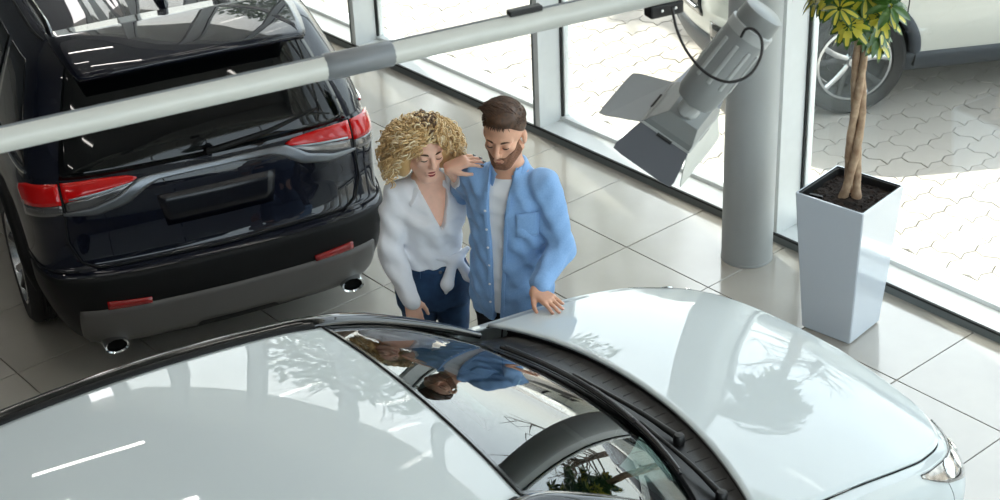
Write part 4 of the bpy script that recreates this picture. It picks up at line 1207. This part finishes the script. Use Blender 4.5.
        me.loops.add(len(Q) * 4); me.loops.foreach_set('vertex_index', Q.ravel().astype(np.int32))
        me.polygons.add(len(Q)); me.polygons.foreach_set('loop_start', np.arange(0, len(Q) * 4, 4, dtype=np.int32))
        me.update(calc_edges=True); me.validate()
        me.polygons.foreach_set('use_smooth', [True] * len(me.polygons)); me.materials.append(material)
        o = link(name, me, parent)
        if smooth_it:
            md = o.modifiers.new('relax', 'SMOOTH'); md.factor = .5; md.iterations = smooth_it
        return o
class Frame:
    """placement of a head or hand: local point -> person space"""
    def __init__(self, o, x, z, s=1.0, mirror=False):
        self.o = np.array(o, float); x = np.array(x, float); x /= np.linalg.norm(x); z = np.array(z, float); z -= x * (z @ x); z /= np.linalg.norm(z)
        y = np.cross(z, x); self.s = s
        if mirror: y = -y
        self.M = np.stack([x, y, z], 1)
    def __call__(self, p): return self.o + self.M @ (np.array(p, float) * self.s)
    def vec(self, p): return self.M @ np.array(p, float)
def add_head(F, fr, female=False):
    s = fr.s; MT = fr.M
    E = lambda c, r, k=.012, op='add': F.ell(fr(c), np.array(r) * s, k, op, MT)
    K = lambda a, b, r1, r2, k=.008, op='add': F.cone(fr(a), fr(b), r1 * s, r2 * s, k, op)
    jw = .050 if female else .056
    E((-.012, 0, .038), (.097, .077, .086)); E((.026, 0, -.042), (.064, jw, .078), .03)
    K((.060, -.012, -.104), (.060, .012, -.104), .019, .019, .02)
    for y in (1, -1):
        K((.050, y * .022, -.098), (.0, y * (jw + .004), -.048), .018, .018, .02)
        E((.055, y * .040, -.018), (.022, .020, .018), .02)
        E((-.012, y * .079, -.008), (.020, .009, .031), .006)
        K((.078, y * .012, .019), (.066, y * .046, .020), .013, .010, .012)
    K((.086, 0, .014), (.110, 0, -.030), .007, .012, .010); 
    for y in (1, -1): E((.099, y * .011, -.036), (.010, .009, .008), .006)
    for y in (1, -1): E((.096, y * .032, .000), (.016, .017, .012), .010, 'cut')
    for y in (1, -1): E((.074, y * .032, -.001), (.014, .015, .013), .004)
    K((.080, -.016, -.063), (.080, .016, -.063), .008, .008, .006); K((.080, -.014, -.073), (.080, .014, -.073), .009, .009, .006)
    K((.093, -.014, -.0685), (.093, .014, -.0685), .0016, .0016, .003, 'cut')
def head_details(fr, parent, brow_m, lash_m, lip_m, female=False):
    s = fr.s
    for y in (1, -1):
        pts = [fr((.089, y * .014, .0165)), fr((.0885, y * .026, .0215)), fr((.082, y * .038, .0215)), fr((.072, y * .049, .017))]
        tube('eyebrow', cr_spline(pts, 10), [.002 * s, .0034 * s, .004 * s, .004 * s, .0038 * s, .0035 * s, .003 * s, .0025 * s, .002 * s, .0012 * s], brow_m, parent, sides=6)
        pts = [fr((.0865, y * .019, -.0035)), fr((.0890, y * .027, -.0060)), fr((.0880, y * .036, -.0062)), fr((.0820, y * .045, -.0040))]
        tube('eyelash', cr_spline(pts, 8), [.0011 * s, .0018 * s, .002 * s, .002 * s, .002 * s, .002 * s, .0016 * s, .001 * s], lash_m, parent, sides=5)
    w = .026 if female else .019
    up = [fr((.0790 if female else .0800, -w, -.062 if female else -.066)), fr((.0875, -w * .45, -.0625)), fr((.0885, 0, -.0632)), fr((.0875, w * .45, -.0625)), fr((.0790 if female else .0800, w, -.062 if female else -.066))]
    lo = [fr((.0790 if female else .0800, -w, -.062 if female else -.066)), fr((.0875, -w * .45, -.0745)), fr((.0895, 0, -.0765)), fr((.0875, w * .45, -.0745)), fr((.0790 if female else .0800, w, -.062 if female else -.066))]
    rr = [.0008, .0026, .0036, .0038, .0036, .0026, .0008] if female else [.0006, .0018, .0024, .0026, .0024, .0018, .0006]
    tube('lip', cr_spline(up, 7), [q * s for q in rr], lip_m, parent, sides=6); tube('lip', cr_spline(lo, 7), [q * s * 1.15 for q in rr], lip_m, parent, sides=6)
def add_hand(F, fr, curl=(.35, .4, .45, .5), thumb=(.6, .0), spread=.10, nails=None):
    """x along the fingers, +y thumb side, +z back of the hand"""
    s = fr.s; K = lambda a, b, r1, r2, k=.006: F.cone(fr(a), fr(b), r1 * s, r2 * s, k)
    ys = (.030, .010, -.010, -.029); kn = (.088, .092, .087, .078); ln = (.068, .076, .070, .054)
    tips = []
    for i in range(4):
        K((.0, ys[i] * .62, 0), (kn[i], ys[i], .004), .0145, .0125, .012)
        p = np.array((kn[i], ys[i], .004)); a = 0.0; az = spread * (1.5 - i) / 1.5
        for j, fq in enumerate((.46, .30, .24)):
            a += curl[i] * (.8, 1.0, .7)[j]
            d = np.array((math.cos(a) * math.cos(az), math.cos(a) * math.sin(az), -math.sin(a)))
            q = p + d * ln[i] * fq; K(p, q, (.0095, .0085, .0078)[j], (.0088, .0080, .0066)[j], .003); p = q
        tips.append((fr(p), fr.vec(d), fr.vec(np.array((math.sin(a), 0, math.cos(a))))))
    K((.012, .022, -.004), (.045, .050, -.010), .016, .0125, .012)
    b1 = np.array((.045, .050, -.010)); ta = thumb[0]
    b2 = b1 + .033 * np.array((math.cos(ta), math.sin(ta) * .8, -.25 + thumb[1])); b3 = b2 + .027 * np.array((math.cos(ta * .6), math.sin(ta * .6) * .6, -.25 + thumb[1]))
    K(b1, b2, .0120, .0098, .004); K(b2, b3, .0098, .0080, .003)
    return tips
def nails(tips, material, parent, s=1.0):
    for (p, d, n) in tips:
        c = p + n * .0062 * s
        z = Vector(n); x = Vector(d); y = z.cross(x)
        V_ = []
        for a in L(0, 2 * math.pi, 11)[:-1]:
            V_.append(Vector(c) + x * (.0075 * s * math.cos(a)) + y * (.0055 * s * math.sin(a)))
        o = obj('fingernail', V_, [tuple(range(10))], material, parent); solid(o, .003, 0)

M_skinm = mat('skin_man', (220, 168, 140), 0.5, noise_amt=.05, noise_scale=40, sss=.12, bump=.03, bump_scale=300)
M_skinw = mat('skin_woman', (240, 192, 168), 0.48, noise_amt=.04, noise_scale=40, sss=.12, bump=.02, bump_scale=300)
M_hairm = mat('hair_brown', (58, 38, 25), 0.5, rgb2=(92, 62, 40), noise_scale=60)
M_beard = mat('beard', (112, 76, 54), 0.8, rgb2=(150, 104, 80), noise_scale=160, bump=.5, bump_scale=500)
M_denims = mat('shirt_blue', (124, 164, 212), 0.85, rgb2=(138, 176, 220), noise_scale=150, bump=.12, bump_scale=600, sheen=.15)
M_tee = mat('tshirt_white', (232, 234, 238), 0.9, bump=.05, bump_scale=300)
M_trous = mat('trousers_black', (20, 22, 28), 0.85)
M_blouse = mat('blouse_white', (236, 237, 242), 0.85, sheen=.1, bump=.05, bump_scale=300)
M_jeans = mat('jeans_blue', (28, 54, 86), 0.85, rgb2=(46, 80, 118), noise_scale=12, bump=.15, bump_scale=700)
M_shoe = mat('shoe_leather', (40, 30, 26), 0.45)
M_lip = mat('lip_red', (156, 62, 62), 0.35); M_lipm = mat('lip_skin', (178, 108, 96), 0.5)
M_lash = mat('lash', (30, 20, 16), 0.6); M_nail = mat('nail_polish', (60, 12, 28), 0.2, coat=.5); M_nailm = mat('nail_plain', (222, 172, 152), 0.35)
M_hb1 = mat('hair_blonde', (236, 206, 154), 0.45); M_hb2 = mat('hair_gold', (206, 168, 114), 0.45); M_hb3 = mat('hair_root', (98, 70, 44), 0.5); M_hb4 = mat('hair_light', (250, 232, 196), 0.45)
M_browb = mat('brow_brown', (84, 58, 40), 0.7)
M_button = mat('button', (240, 240, 242), 0.3)
def shoe(parent, x, y, rz, ln=.28):
    G = []
    for q in L(0, 1, 14):
        xx = -.08 + ln * q; w_ = .036 + .014 * math.sin(q * 2.6); hh = .085 - .045 * min(1, q * 1.3) if q < .9 else .04; e = math.sin(math.pi * min(1, max(0.02, q * .96 + .02))) ** .35
        G.append([np.array((xx, w_ * e * math.cos(a), (.0 + hh * max(0, math.sin(a)) * e if math.sin(a) > 0 else 0))) for a in L(0, 2 * math.pi, 15)])
    v, f = grid_vf(G, True); f += [tuple(range(14)), tuple(range(13 * 15, 13 * 15 + 14))[::-1]]
    return obj('shoe', v, f, M_shoe, parent, loc=(x, y, 0.002), rot=(0, 0, rz))

# ------------------------------------------------------------------ the man
man = empty('person', (-4.90, 4.09, 0), R(-60), 'man in an open light blue shirt over a white T-shirt, hand on the white bonnet', 'person')
LH = (.285, .215, 1.040); LE = (.055, .262, 1.145); LS = (-.005, .168, 1.405)
RS_ = (-.015, -.168, 1.405); RE = (-.150, -.315, 1.195); RW = (-.045, -.520, 1.095)
mh = Frame((.010, -.004, 1.640), (math.cos(R(-10)), .02, math.sin(R(-10))), (0.14, 0.03, 1), 1.12)
F = Field((-.36, -.66, .0), (.46, .48, 1.84), .0048)
add_head(F, mh)
F.cone((-.030, 0, 1.45), (-.012, 0, 1.57), .064, .059, .03)
F.loft([(.84, .0, 0, .09, .15), (1.0, .0, 0, .09, .145), (1.2, 0, 0, .09, .155), (1.38, -.01, 0, .085, .16), (1.46, -.02, 0, .055, .10), (1.49, -.02, 0, .04, .06)], .03)
for y in (1, -1): F.cone((-.01, y * .10, .86), (.005, y * .105, .48), .075, .052, .04); F.cone((.005, y * .105, .48), (-.02, y * .11, .08), .05, .036, .03); F.cone((-.03, y * .11, .05), (.12, y * .13, .03), .034, .026, .02)
F.cone(LS, LE, .045, .038); F.cone(LE, LH, .036, .027); F.cone(RS_, RE, .045, .038); F.cone(RE, RW, .036, .027)
lh = Frame((.280, .212, 1.034), (.50, .83, -.13), (.08, .10, .98), 1.02, mirror=True)
tm1 = add_hand(F, lh, curl=(.10, .10, .12, .14), thumb=(.75, .05), spread=.16)
rh = Frame(RW, (.70, -.68, -.28), (-.55, -.75, .25), 1.0, mirror=False)
add_hand(F, rh, curl=(.30, .30, .30, .30), thumb=(.5, .0), spread=.08)
mb = F.mesh('body', M_skinm, man, 2)
head_details(mh, mb, M_browb, M_lash, M_lipm)
nails(tm1, M_nailm, mb)
# shirt
TP = [(.74, .014, 0, .136, .196), (.92, .014, 0, .130, .190), (1.05, .008, 0, .122, .180), (1.18, .004, 0, .124, .182), (1.30, .002, 0, .124, .188), (1.37, -.004, 0, .112, .182), (1.42, -.014, 0, .092, .150), (1.465, -.022, 0, .072, .10), (1.495, -.024, 0, .066, .075)]
def yopen(z): return -.020 + .02 * (z - 1.1)
def wopen(z): return np.interp(z, (.75, .95, 1.2, 1.40, 1.50), (.014, .020, .032, .046, .060))
F = Field((-.36, -.66, .68), (.44, .44, 1.56), .0056)
F.loft(TP, .02, ex=2.3)
for y in (1, -1): F.ell((-.014, y * .150, 1.385), (.074, .070, .060), .04)
F.cone(LS, LE, .068, .062, .03); F.cone(LE, (.245, .224, 1.058), .060, .043, .02); F.cone((.225, .228, 1.068), (.250, .222, 1.056), .046, .046, .004)
F.cone(RS_, RE, .068, .060, .03); F.cone(RE, RW, .060, .045, .02)
F.warp(.0085, 5, 42.0, [(.3, .8, .5), (-.2, .7, .7), (.6, .2, .8), (.1, 1, -.3)])
F.fn((-.05, -.1, .7), (.3, .12, 1.56), lambda x, y, z: np.maximum(np.abs(y - yopen(z)) - wopen(z), .02 - x), .004, 'cut')
F.fn((-.2, -.2, 1.4), (.2, .2, 1.56), lambda x, y, z: np.maximum(np.sqrt((x + .012) ** 2 * 1.0 + y ** 2) - .066, 1.452 - z - .35 * x), .004, 'cut')
F.fn((-.36, -.66, .68), (.4, .5, .86), lambda x, y, z: z - (.758 + .045 * np.clip(np.abs(y) / .2, 0, 1) ** 2), .004, 'cut')
sh = F.mesh('shirt', M_denims, man, 2)
F = Field((-.2, -.24, .76), (.2, .24, 1.53), .006)
F.loft([(p[0] + (.055 if i == 0 else 0), p[1], 0, p[3] - .017, p[4] - .026) for i, p in enumerate(TP)], .02, ex=2.2); F.warp(.003, 9, 45.0)
F.fn((-.2, -.2, 1.4), (.2, .2, 1.56), lambda x, y, z: np.maximum(np.sqrt((x + .0) ** 2 * .8 + y ** 2) - .066, 1.462 - z - .45 * x), .006, 'cut')
F.mesh('t_shirt', M_tee, man, 2)
# shirt collar: folded band round the neck
G = []
for a in L(R(28), R(332), 46):
    ca, sa = math.cos(a), math.sin(a); fr_ = max(0, ca) ** 1.5
    cx = -.020
    top = np.array((cx + .066 * ca, .066 * sa, 1.497 - .042 * fr_ + .004))
    out = np.array((cx + .078 * ca, .080 * sa, 1.492 - .045 * fr_))
    low = np.array((cx + (.092 + .020 * fr_) * ca, (.098 + .012 * fr_) * sa, 1.452 - .085 * fr_))
    st = np.array((cx + .068 * ca, .068 * sa, 1.440 - .05 * fr_))
    G.append([st, top, out, low])
v, f = grid_vf(G); co = obj('collar', v, f, M_denims, sh); solid(co, .003, 0)
md = co.modifiers.new('sub', 'SUBSURF'); md.levels = 1; md.render_levels = 1
def surf_x(y, z, g=0.0):
    A = np.array(TP); cx = np.interp(z, A[:, 0], A[:, 1]); a = np.interp(z, A[:, 0], A[:, 3]); b = np.interp(z, A[:, 0], A[:, 4])
    return cx + a * (1 - min(.99, abs(y) / b) ** 2.3) ** (1 / 2.3) + g
G = [[(surf_x(y, z, .006), y, z - (.012 if 0 else 0)) for y in L(.075, .165, 8)] for z in L(1.20, 1.315, 8)]
v, f = grid_vf(G); pk = obj('pocket', v, f, M_denims, sh); solid(pk, .004, 0)
for q in (0, 7): tube('pocket_stitch', [Vector(p) + Vector((.003, 0, 0)) for p in (G[7] if q == 7 else G[0])], .0022, M_denims, pk, sides=5)
for i, z in enumerate((.86, .95, 1.04, 1.13, 1.22, 1.31)):
    yb = yopen(z) - wopen(z) - .012
    lathe('button', [(0, .003), (.0055, .0025), (.006, 0)], M_button, sh, seg=12, axis='x', loc=(surf_x(yb, z, .004), yb, z))
for s in (1, -1):
    pl = [(surf_x(yopen(z) + s * (wopen(z) + .012), z, .003), yopen(z) + s * (wopen(z) + .012), z) for z in L(.78, 1.39, 20)]
    tube('placket', pl, .009, M_denims, sh, sides=6, flat=.35, up=(1, 0, 0))
# trousers, shoes
F = Field((-.16, -.24, .03), (.18, .24, .96), .008)
F.loft([(.74, .0, 0, .112, .170), (.85, .0, 0, .115, .172), (.95, .0, 0, .108, .160)], .02)
for y in (1, -1): F.cone((-.0, y * .085, .82), (.01, y * .10, .48), .096, .070, .03); F.cone((.01, y * .10, .48), (-.01, y * .11, .07), .068, .056, .02)
F.warp(.003, 4, 40.0); F.mesh('trousers', M_trous, man, 1)
shoe(man, -.01, .11, R(8), .29); shoe(man, -.01, -.11, R(-10), .29)
# beard: thin shell over the jaw
F = Field(mh((-.1, -.12, -.16)) - .08, mh((.12, .12, .06)) + .08, .0034)
add_head(F, mh); F.v -= .0026
inv = np.linalg.inv(mh.M)
def loc3(x, y, z):
    q = [x - mh.o[0], y - mh.o[1], z - mh.o[2]]; return [sum(inv[i][j] * q[j] for j in range(3)) / mh.s for i in range(3)]
def beard_keep(x, y, z):
    a, b, c = loc3(x, y, z)
    jaw = np.maximum(c - (-.052 + .9 * np.clip(np.abs(b) - .028, 0, 1) + .3 * np.clip(.06 - a, 0, 1)), -.02 - a)      # below the cheek line
    mouth = .0125 - np.sqrt((b / 1.7) ** 2 + (c + .069) ** 2)
    return np.maximum(np.maximum(jaw, .012 - a), np.where(a > .05, mouth, -1))
F.fn(F.lo, F.lo + F.n * F.res, beard_keep, .002, 'and')
F.mesh('beard', M_beard, mb, 1)
# hair: cap and short strands swept up and to the side
F = Field(mh((-.13, -.11, -.09)) - .05, mh((.13, .11, .17)) + .05, .0042)
F.ell(mh((-.014, 0, .046)), np.array((.103, .083, .090)) * mh.s, .01, 'add', mh.M)
F.ell(mh((.030, .004, .104)), np.array((.054, .056, .032)) * mh.s, .03, 'add', mh.M)
def hair_keep(x, y, z):
    a, b, c = loc3(x, y, z)
    line = np.interp(a, (-.12, -.06, -.03, -.005, .03, .06, .09), (-.075, -.06, -.015, .022, .046, .076, .082))
    return (line - c) * .8
F.fn(F.lo, F.lo + F.n * F.res, hair_keep, .004, 'and'); F.warp(.0022, 21, 60.0)
hm = F.mesh('hair', M_hairm, man, 1)
V_, F_ = [], []
r_ = random.Random(5)
for k in range(1500):
    th = r_.uniform(0, 2 * math.pi); ph = r_.uniform(.02, 1.25)
    d = np.array((math.sin(ph) * math.cos(th), math.sin(ph) * math.sin(th), math.cos(ph)))
    p = np.array((-.014, 0, .046)) + d * np.array((.103, .083, .090)) * (1.0)
    if d[0] > .2: p = p + np.array((.006, 0, .020)) * d[2]
    if p[2] < np.interp(p[0], (-.12, -.06, -.03, -.005, .03, .06, .09), (-.075, -.06, -.012, .024, .048, .078, .084)): continue
    t = np.array((.10 - .5 * d[0], -.75, .30)) if d[2] > .55 else np.array((-.35, 0, -.6)); t = t - d * (t @ d) * .7; t /= np.linalg.norm(t); ln = r_.uniform(.02, .038) * (1.2 if d[2] > .6 else .55)
    pts = [mh(p - d * .004), mh(p + t * ln * .5 + d * .004), mh(p + t * ln + d * .002)]
    v, f = tube_vf(pts, [.0020, .0022, .0006], 4); n0 = len(V_); V_ += v; F_ += [tuple(i + n0 for i in q) for q in f]
obj('hair_strands', V_, F_, M_hairm, hm)

# ------------------------------------------------------------------ the woman
wom = empty('person', (-5.265, 3.930, 0), R(-20), 'woman with curly blonde hair in a white knotted blouse and blue jeans', 'person')
wh = Frame((.060, -.022, 1.512), (math.cos(R(-3)), .06, math.sin(R(-3))), (.06, .05, 1), 1.08)
wLS = (-.01, .150, 1.300); wLE = (.02, .275, 1.13); wLW = (.150, .060, 1.432)
wRS = (-.005, -.150, 1.295); wRE = (.060, -.215, 1.035); wRW = (.190, -.172, .845)
F = Field((-.26, -.34, 0), (.36, .42, 1.70), .0048)
add_head(F, wh, True)
F.cone((-.010, .0, 1.34), (.028, -.010, 1.44), .050, .047, .025)
F.loft([(.84, .0, 0, .09, .15), (.96, .0, 0, .085, .12), (1.06, .005, 0, .09, .125), (1.16, .02, 0, .105, .14), (1.24, .008, 0, .088, .145), (1.30, -.005, 0, .07, .14), (1.345, -.012, 0, .05, .085), (1.37, -.012, 0, .04, .05)], .03)
for y in (1, -1): F.cone((-.01, y * .09, .85), (.0, y * .085, .46), .08, .05, .04); F.cone((.0, y * .085, .46), (-.02, y * .085, .08), .048, .032, .03); F.cone((-.03, y * .085, .05), (.10, y * .10, .03), .03, .024, .02)
F.cone(wLS, wLE, .036, .031); F.cone(wLE, wLW, .030, .022); F.cone(wRS, wRE, .036, .031); F.cone(wRE, wRW, .030, .022)
wrh = Frame(wRW, (.22, .10, -.96), (.93, -.20, .25), .95, mirror=False)
add_hand(F, wrh, curl=(.22, .26, .30, .34), thumb=(.45, .0), spread=.12)
wlh = Frame((.158, .052, 1.452), (.26, .92, .26), (.18, -.30, .93), .98, mirror=True)
tw = add_hand(F, wlh, curl=(.24, .26, .28, .30), thumb=(.5, .0), spread=.24)
wb = F.mesh('body', M_skinw, wom, 2)
head_details(wh, wb, M_browb, M_lash, M_lip, True)
nails(tw, M_nail, wb, 1.15)
# blouse
WP = [(.925, .012, 0, .112, .152), (.97, .010, 0, .108, .142), (1.04, .010, 0, .116, .146), (1.12, .022, 0, .128, .156), (1.18, .030, 0, .132, .160), (1.24, .014, 0, .108, .160), (1.29, -.002, 0, .086, .156), (1.33, -.010, 0, .068, .115), (1.355, -.012, 0, .058, .075), (1.375, -.012, 0, .055, .062)]
F = Field((-.26, -.34, .80), (.30, .42, 1.42), .0058)
F.loft(WP, .02)
for y in (1, -1): F.ell((-.006, y * .132, 1.285), (.064, .060, .055), .035)
F.cone(wRS, wRE, .058, .058, .03); F.cone(wRE, wRW, .060, .044, .02); F.cone(np.array(wRW) * .93 + np.array(wRE) * .07, wRW, .042, .038, .006)
F.cone(wLS, wLE, .056, .055, .03); F.cone(wLE, wLW, .054, .036, .02)
F.warp(.0085, 31, 44.0, [(.3, .8, .5), (-.3, .6, .8), (.6, .2, .8), (.1, 1, -.3)])
def vneck(x, y, z):
    w_ = np.interp(z, (1.14, 1.20, 1.30, 1.40), (.000, .026, .058, .085))
    return np.maximum(np.abs(y - .012) - w_, np.maximum(-x - .0, 1.145 - z))
F.fn((-.05, -.12, 1.1), (.22, .14, 1.42), vneck, .005, 'cut')
F.fn((-.2, -.2, 1.28), (.2, .2, 1.42), lambda x, y, z: np.maximum(np.sqrt((x + .004) ** 2 + y ** 2) - .060, 1.325 - z - .2 * x), .005, 'cut')
F.fn((-.26, -.34, .80), (.12, .34, 1.0), lambda x, y, z: np.maximum(z - (.945 - .02 * x), np.abs(y) - .165 + 0 * z), .006, 'cut') if False else None
bl = F.mesh('blouse', M_blouse, wom, 2)
# collar wings
for s in (1, -1):
    G = []
    for q in L(0, 1, 12):
        a = R(165) * (1 - q) + R(38) * q
        inn = np.array((-.008 + .060 * math.cos(a) + .022 * q ** 2, s * (.060 * math.sin(a) + .012 * q), 1.372 - .055 * q ** 1.3))
        out = inn + np.array((.030 * q + .006, s * (.030 + .028 * q), -.030 - .035 * q))
        G.append([inn, inn * .5 + out * .5 + (0, 0, .008), out])
    v, f = grid_vf(G, s < 0); o = obj('collar', v, f, M_blouse, bl); solid(o, .003, 0); o.modifiers.new('sub', 'SUBSURF').levels = 1
# knot and tails at the waist
kx, ky, kz = .118, .075, .955
F = Field((.0, -.10, .70), (.24, .24, 1.06), .005)
F.ell((kx, ky, kz), (.026, .036, .026), .01)
F.cone((kx - .012, ky - .09, kz + .03), (kx, ky, kz), .014, .020, .015); F.cone((kx - .03, ky + .07, kz + .03), (kx, ky, kz), .014, .020, .015)
F.cone((kx, ky - .012, kz), (kx + .022, ky - .055, kz - .10), .016, .030, .012); F.cone((kx + .022, ky - .055, kz - .10), (kx + .015, ky - .06, kz - .15), .026, .006, .012)
F.cone((kx, ky + .015, kz), (kx + .012, ky + .055, kz - .09), .016, .028, .012); F.cone((kx + .012, ky + .055, kz - .09), (kx + .004, ky + .07, kz - .13), .024, .006, .012)
F.warp(.004, 8, 30.0); F.mesh('blouse_knot', M_blouse, bl, 1)
# jeans
F = Field((-.17, -.22, .03), (.18, .22, 1.0), .0065)
F.loft([(.70, -.005, 0, .120, .172), (.80, -.008, 0, .122, .178), (.90, .0, 0, .112, .160), (.965, .002, 0, .100, .140)], .02)
for y in (1, -1): F.cone((-.002, y * .082, .80), (.012, y * .085, .46), .096, .062, .03); F.cone((.012, y * .085, .46), (-.01, y * .09, .08), .060, .044, .02)
F.warp(.0028, 14, 40.0); jn = F.mesh('jeans', M_jeans, wom, 1)
wbelt = [(.002 + .103 * math.cos(a), .142 * math.sin(a), .912) for a in L(0, 2 * math.pi, 40)[:-1]]
tube('waistband', wbelt, .012, M_jeans, jn, sides=6, closed=True, flat=1.6, up=(0, 0, 1))
for a in (R(-38), R(20), R(48)): box('belt_loop', -.006, .006, -.006, .006, -.022, .022, M_jeans, jn, bevel=.002, loc=(.002 + .114 * math.cos(a), .153 * math.sin(a), .908), rot=(0, 0, a))
lathe('jeans_button', [(0, .004), (.008, .003), (.009, -.004)], M_satin, jn, seg=14, axis='x', loc=(.114, .0, .908))
shoe(wom, -.01, .09, R(8), .25); shoe(wom, -.01, -.09, R(-8), .25)
# curly hair: a soft core and many spiral curls
F = Field(wh((-.2, -.2, -.2)) - .05, wh((.2, .2, .2)) + .05, .006)
F.ell(wh((-.022, 0, .040)), np.array((.100, .090, .090)) * wh.s, .02, 'add', wh.M)
for y in (1, -1): F.ell(wh((-.030, y * .085, -.035)), np.array((.060, .042, .080)) * wh.s, .03, 'add', wh.M)
F.ell(wh((-.075, 0, -.04)), np.array((.055, .09, .085)) * wh.s, .03, 'add', wh.M)
invw = np.linalg.inv(wh.M)
def face_cut(x, y, z):
    q = [x - wh.o[0], y - wh.o[1], z - wh.o[2]]; a, b, c = [sum(invw[i][j] * q[j] for j in range(3)) / wh.s for i in range(3)]
    return np.maximum(np.sqrt((b / .060) ** 2 + ((c + .022) / .100) ** 2) - 1, (.012 - a) / .06) * .06
F.fn(F.lo, F.lo + F.n * F.res, face_cut, .006, 'cut'); F.warp(.006, 3, 45.0)
hw_ = F.mesh('hair', M_hb2, wom, 1)
r_ = random.Random(77)
sets = {0: ([], []), 1: ([], []), 2: ([], []), 3: ([], [])}
for k in range(2300):
    th = r_.uniform(0, 2 * math.pi); cz = r_.uniform(-.72, 1.0); sz = math.sqrt(1 - cz * cz)
    d = np.array((sz * math.cos(th), sz * math.sin(th), cz))
    if (d[0] > .45 and cz < .40) or (cz < -.3 and d[0] > .15): continue
    topc = cz > .62
    p = np.array((-.018, 0, .036)) + d * np.array((.098, .084, .090))
    if cz < .2: p = p * np.array((1.0, 1.14, 1.0)) - np.array((.008, 0, .020 * (1 - cz)))
    fall = r_.uniform(.45, 1.0); ln = r_.uniform(.045, .085) if topc else r_.uniform(.06, .13)
    side = d.copy(); side[2] = 0
    if np.linalg.norm(side) < .3: side = np.array((r_.uniform(-.4, .5), r_.uniform(-1, 1), 0))
    side /= np.linalg.norm(side) + 1e-6
    if topc: side = np.array((r_.uniform(-.6, .8), r_.uniform(-1, 1), 0)); side /= np.linalg.norm(side)
    elif side[0] > .25: side = np.array((.25 + .1 * r_.random(), math.copysign(.95, side[1] + .12), 0))
    n = 17; turns = r_.uniform(2.0, 3.6); rad = r_.uniform(.006, .012); ph = r_.uniform(0, 6.28)
    pts, q = [], p.copy(); step = ln / (n - 1)
    for i in range(n):
        t = i / (n - 1)
        dirn = d * (1 - t) * (.45 if topc else .7) + side * ((.35 if topc else .62) + .15 * fall) * (1 - .75 * t) + np.array((0, 0, -1)) * (t * 1.9 * fall + (-.1 if topc else -.02))
        dirn /= np.linalg.norm(dirn); q = q + dirn * step
        u_ = np.cross(dirn, (0.3, .2, 1)); u_ /= np.linalg.norm(u_); w_ = np.cross(dirn, u_)
        a = ph + turns * 2 * math.pi * t; rr = rad * min(1, t * 3 + .1)
        pt = q + (u_ * math.cos(a) + w_ * math.sin(a)) * rr
        # keep curls out of the face
        if pt[0] > .015:
            e = math.sqrt((pt[1] / .060) ** 2 + ((pt[2] + .020) / .096) ** 2)
            if e < 1: pt[1] = pt[1] / max(e, .2); pt[2] = -.020 + (pt[2] + .020) / max(e, .2)
        pts.append(wh(pt))
    m_ = 2 if (d[2] > .86 and abs(d[1] - .15) < .22 and r_.random() < .75) else r_.choice((0, 0, 1, 1, 3))
    V_, F_ = sets[m_]; v, f = tube_vf(pts, [.0018 + .0011 * math.sin(math.pi * i / (n - 1)) if i < n - 1 else .0008 for i in range(n)], 3, flat=1.5)
    n0 = len(V_); V_ += v; F_ += [tuple(i + n0 for i in qf) for qf in f]
for m_, mt_ in ((0, M_hb1), (1, M_hb2), (2, M_hb3), (3, M_hb4)): obj('curls', sets[m_][0], sets[m_][1], mt_, hw_)

man.scale = (.97,) * 3; wom.scale = (.975,) * 3
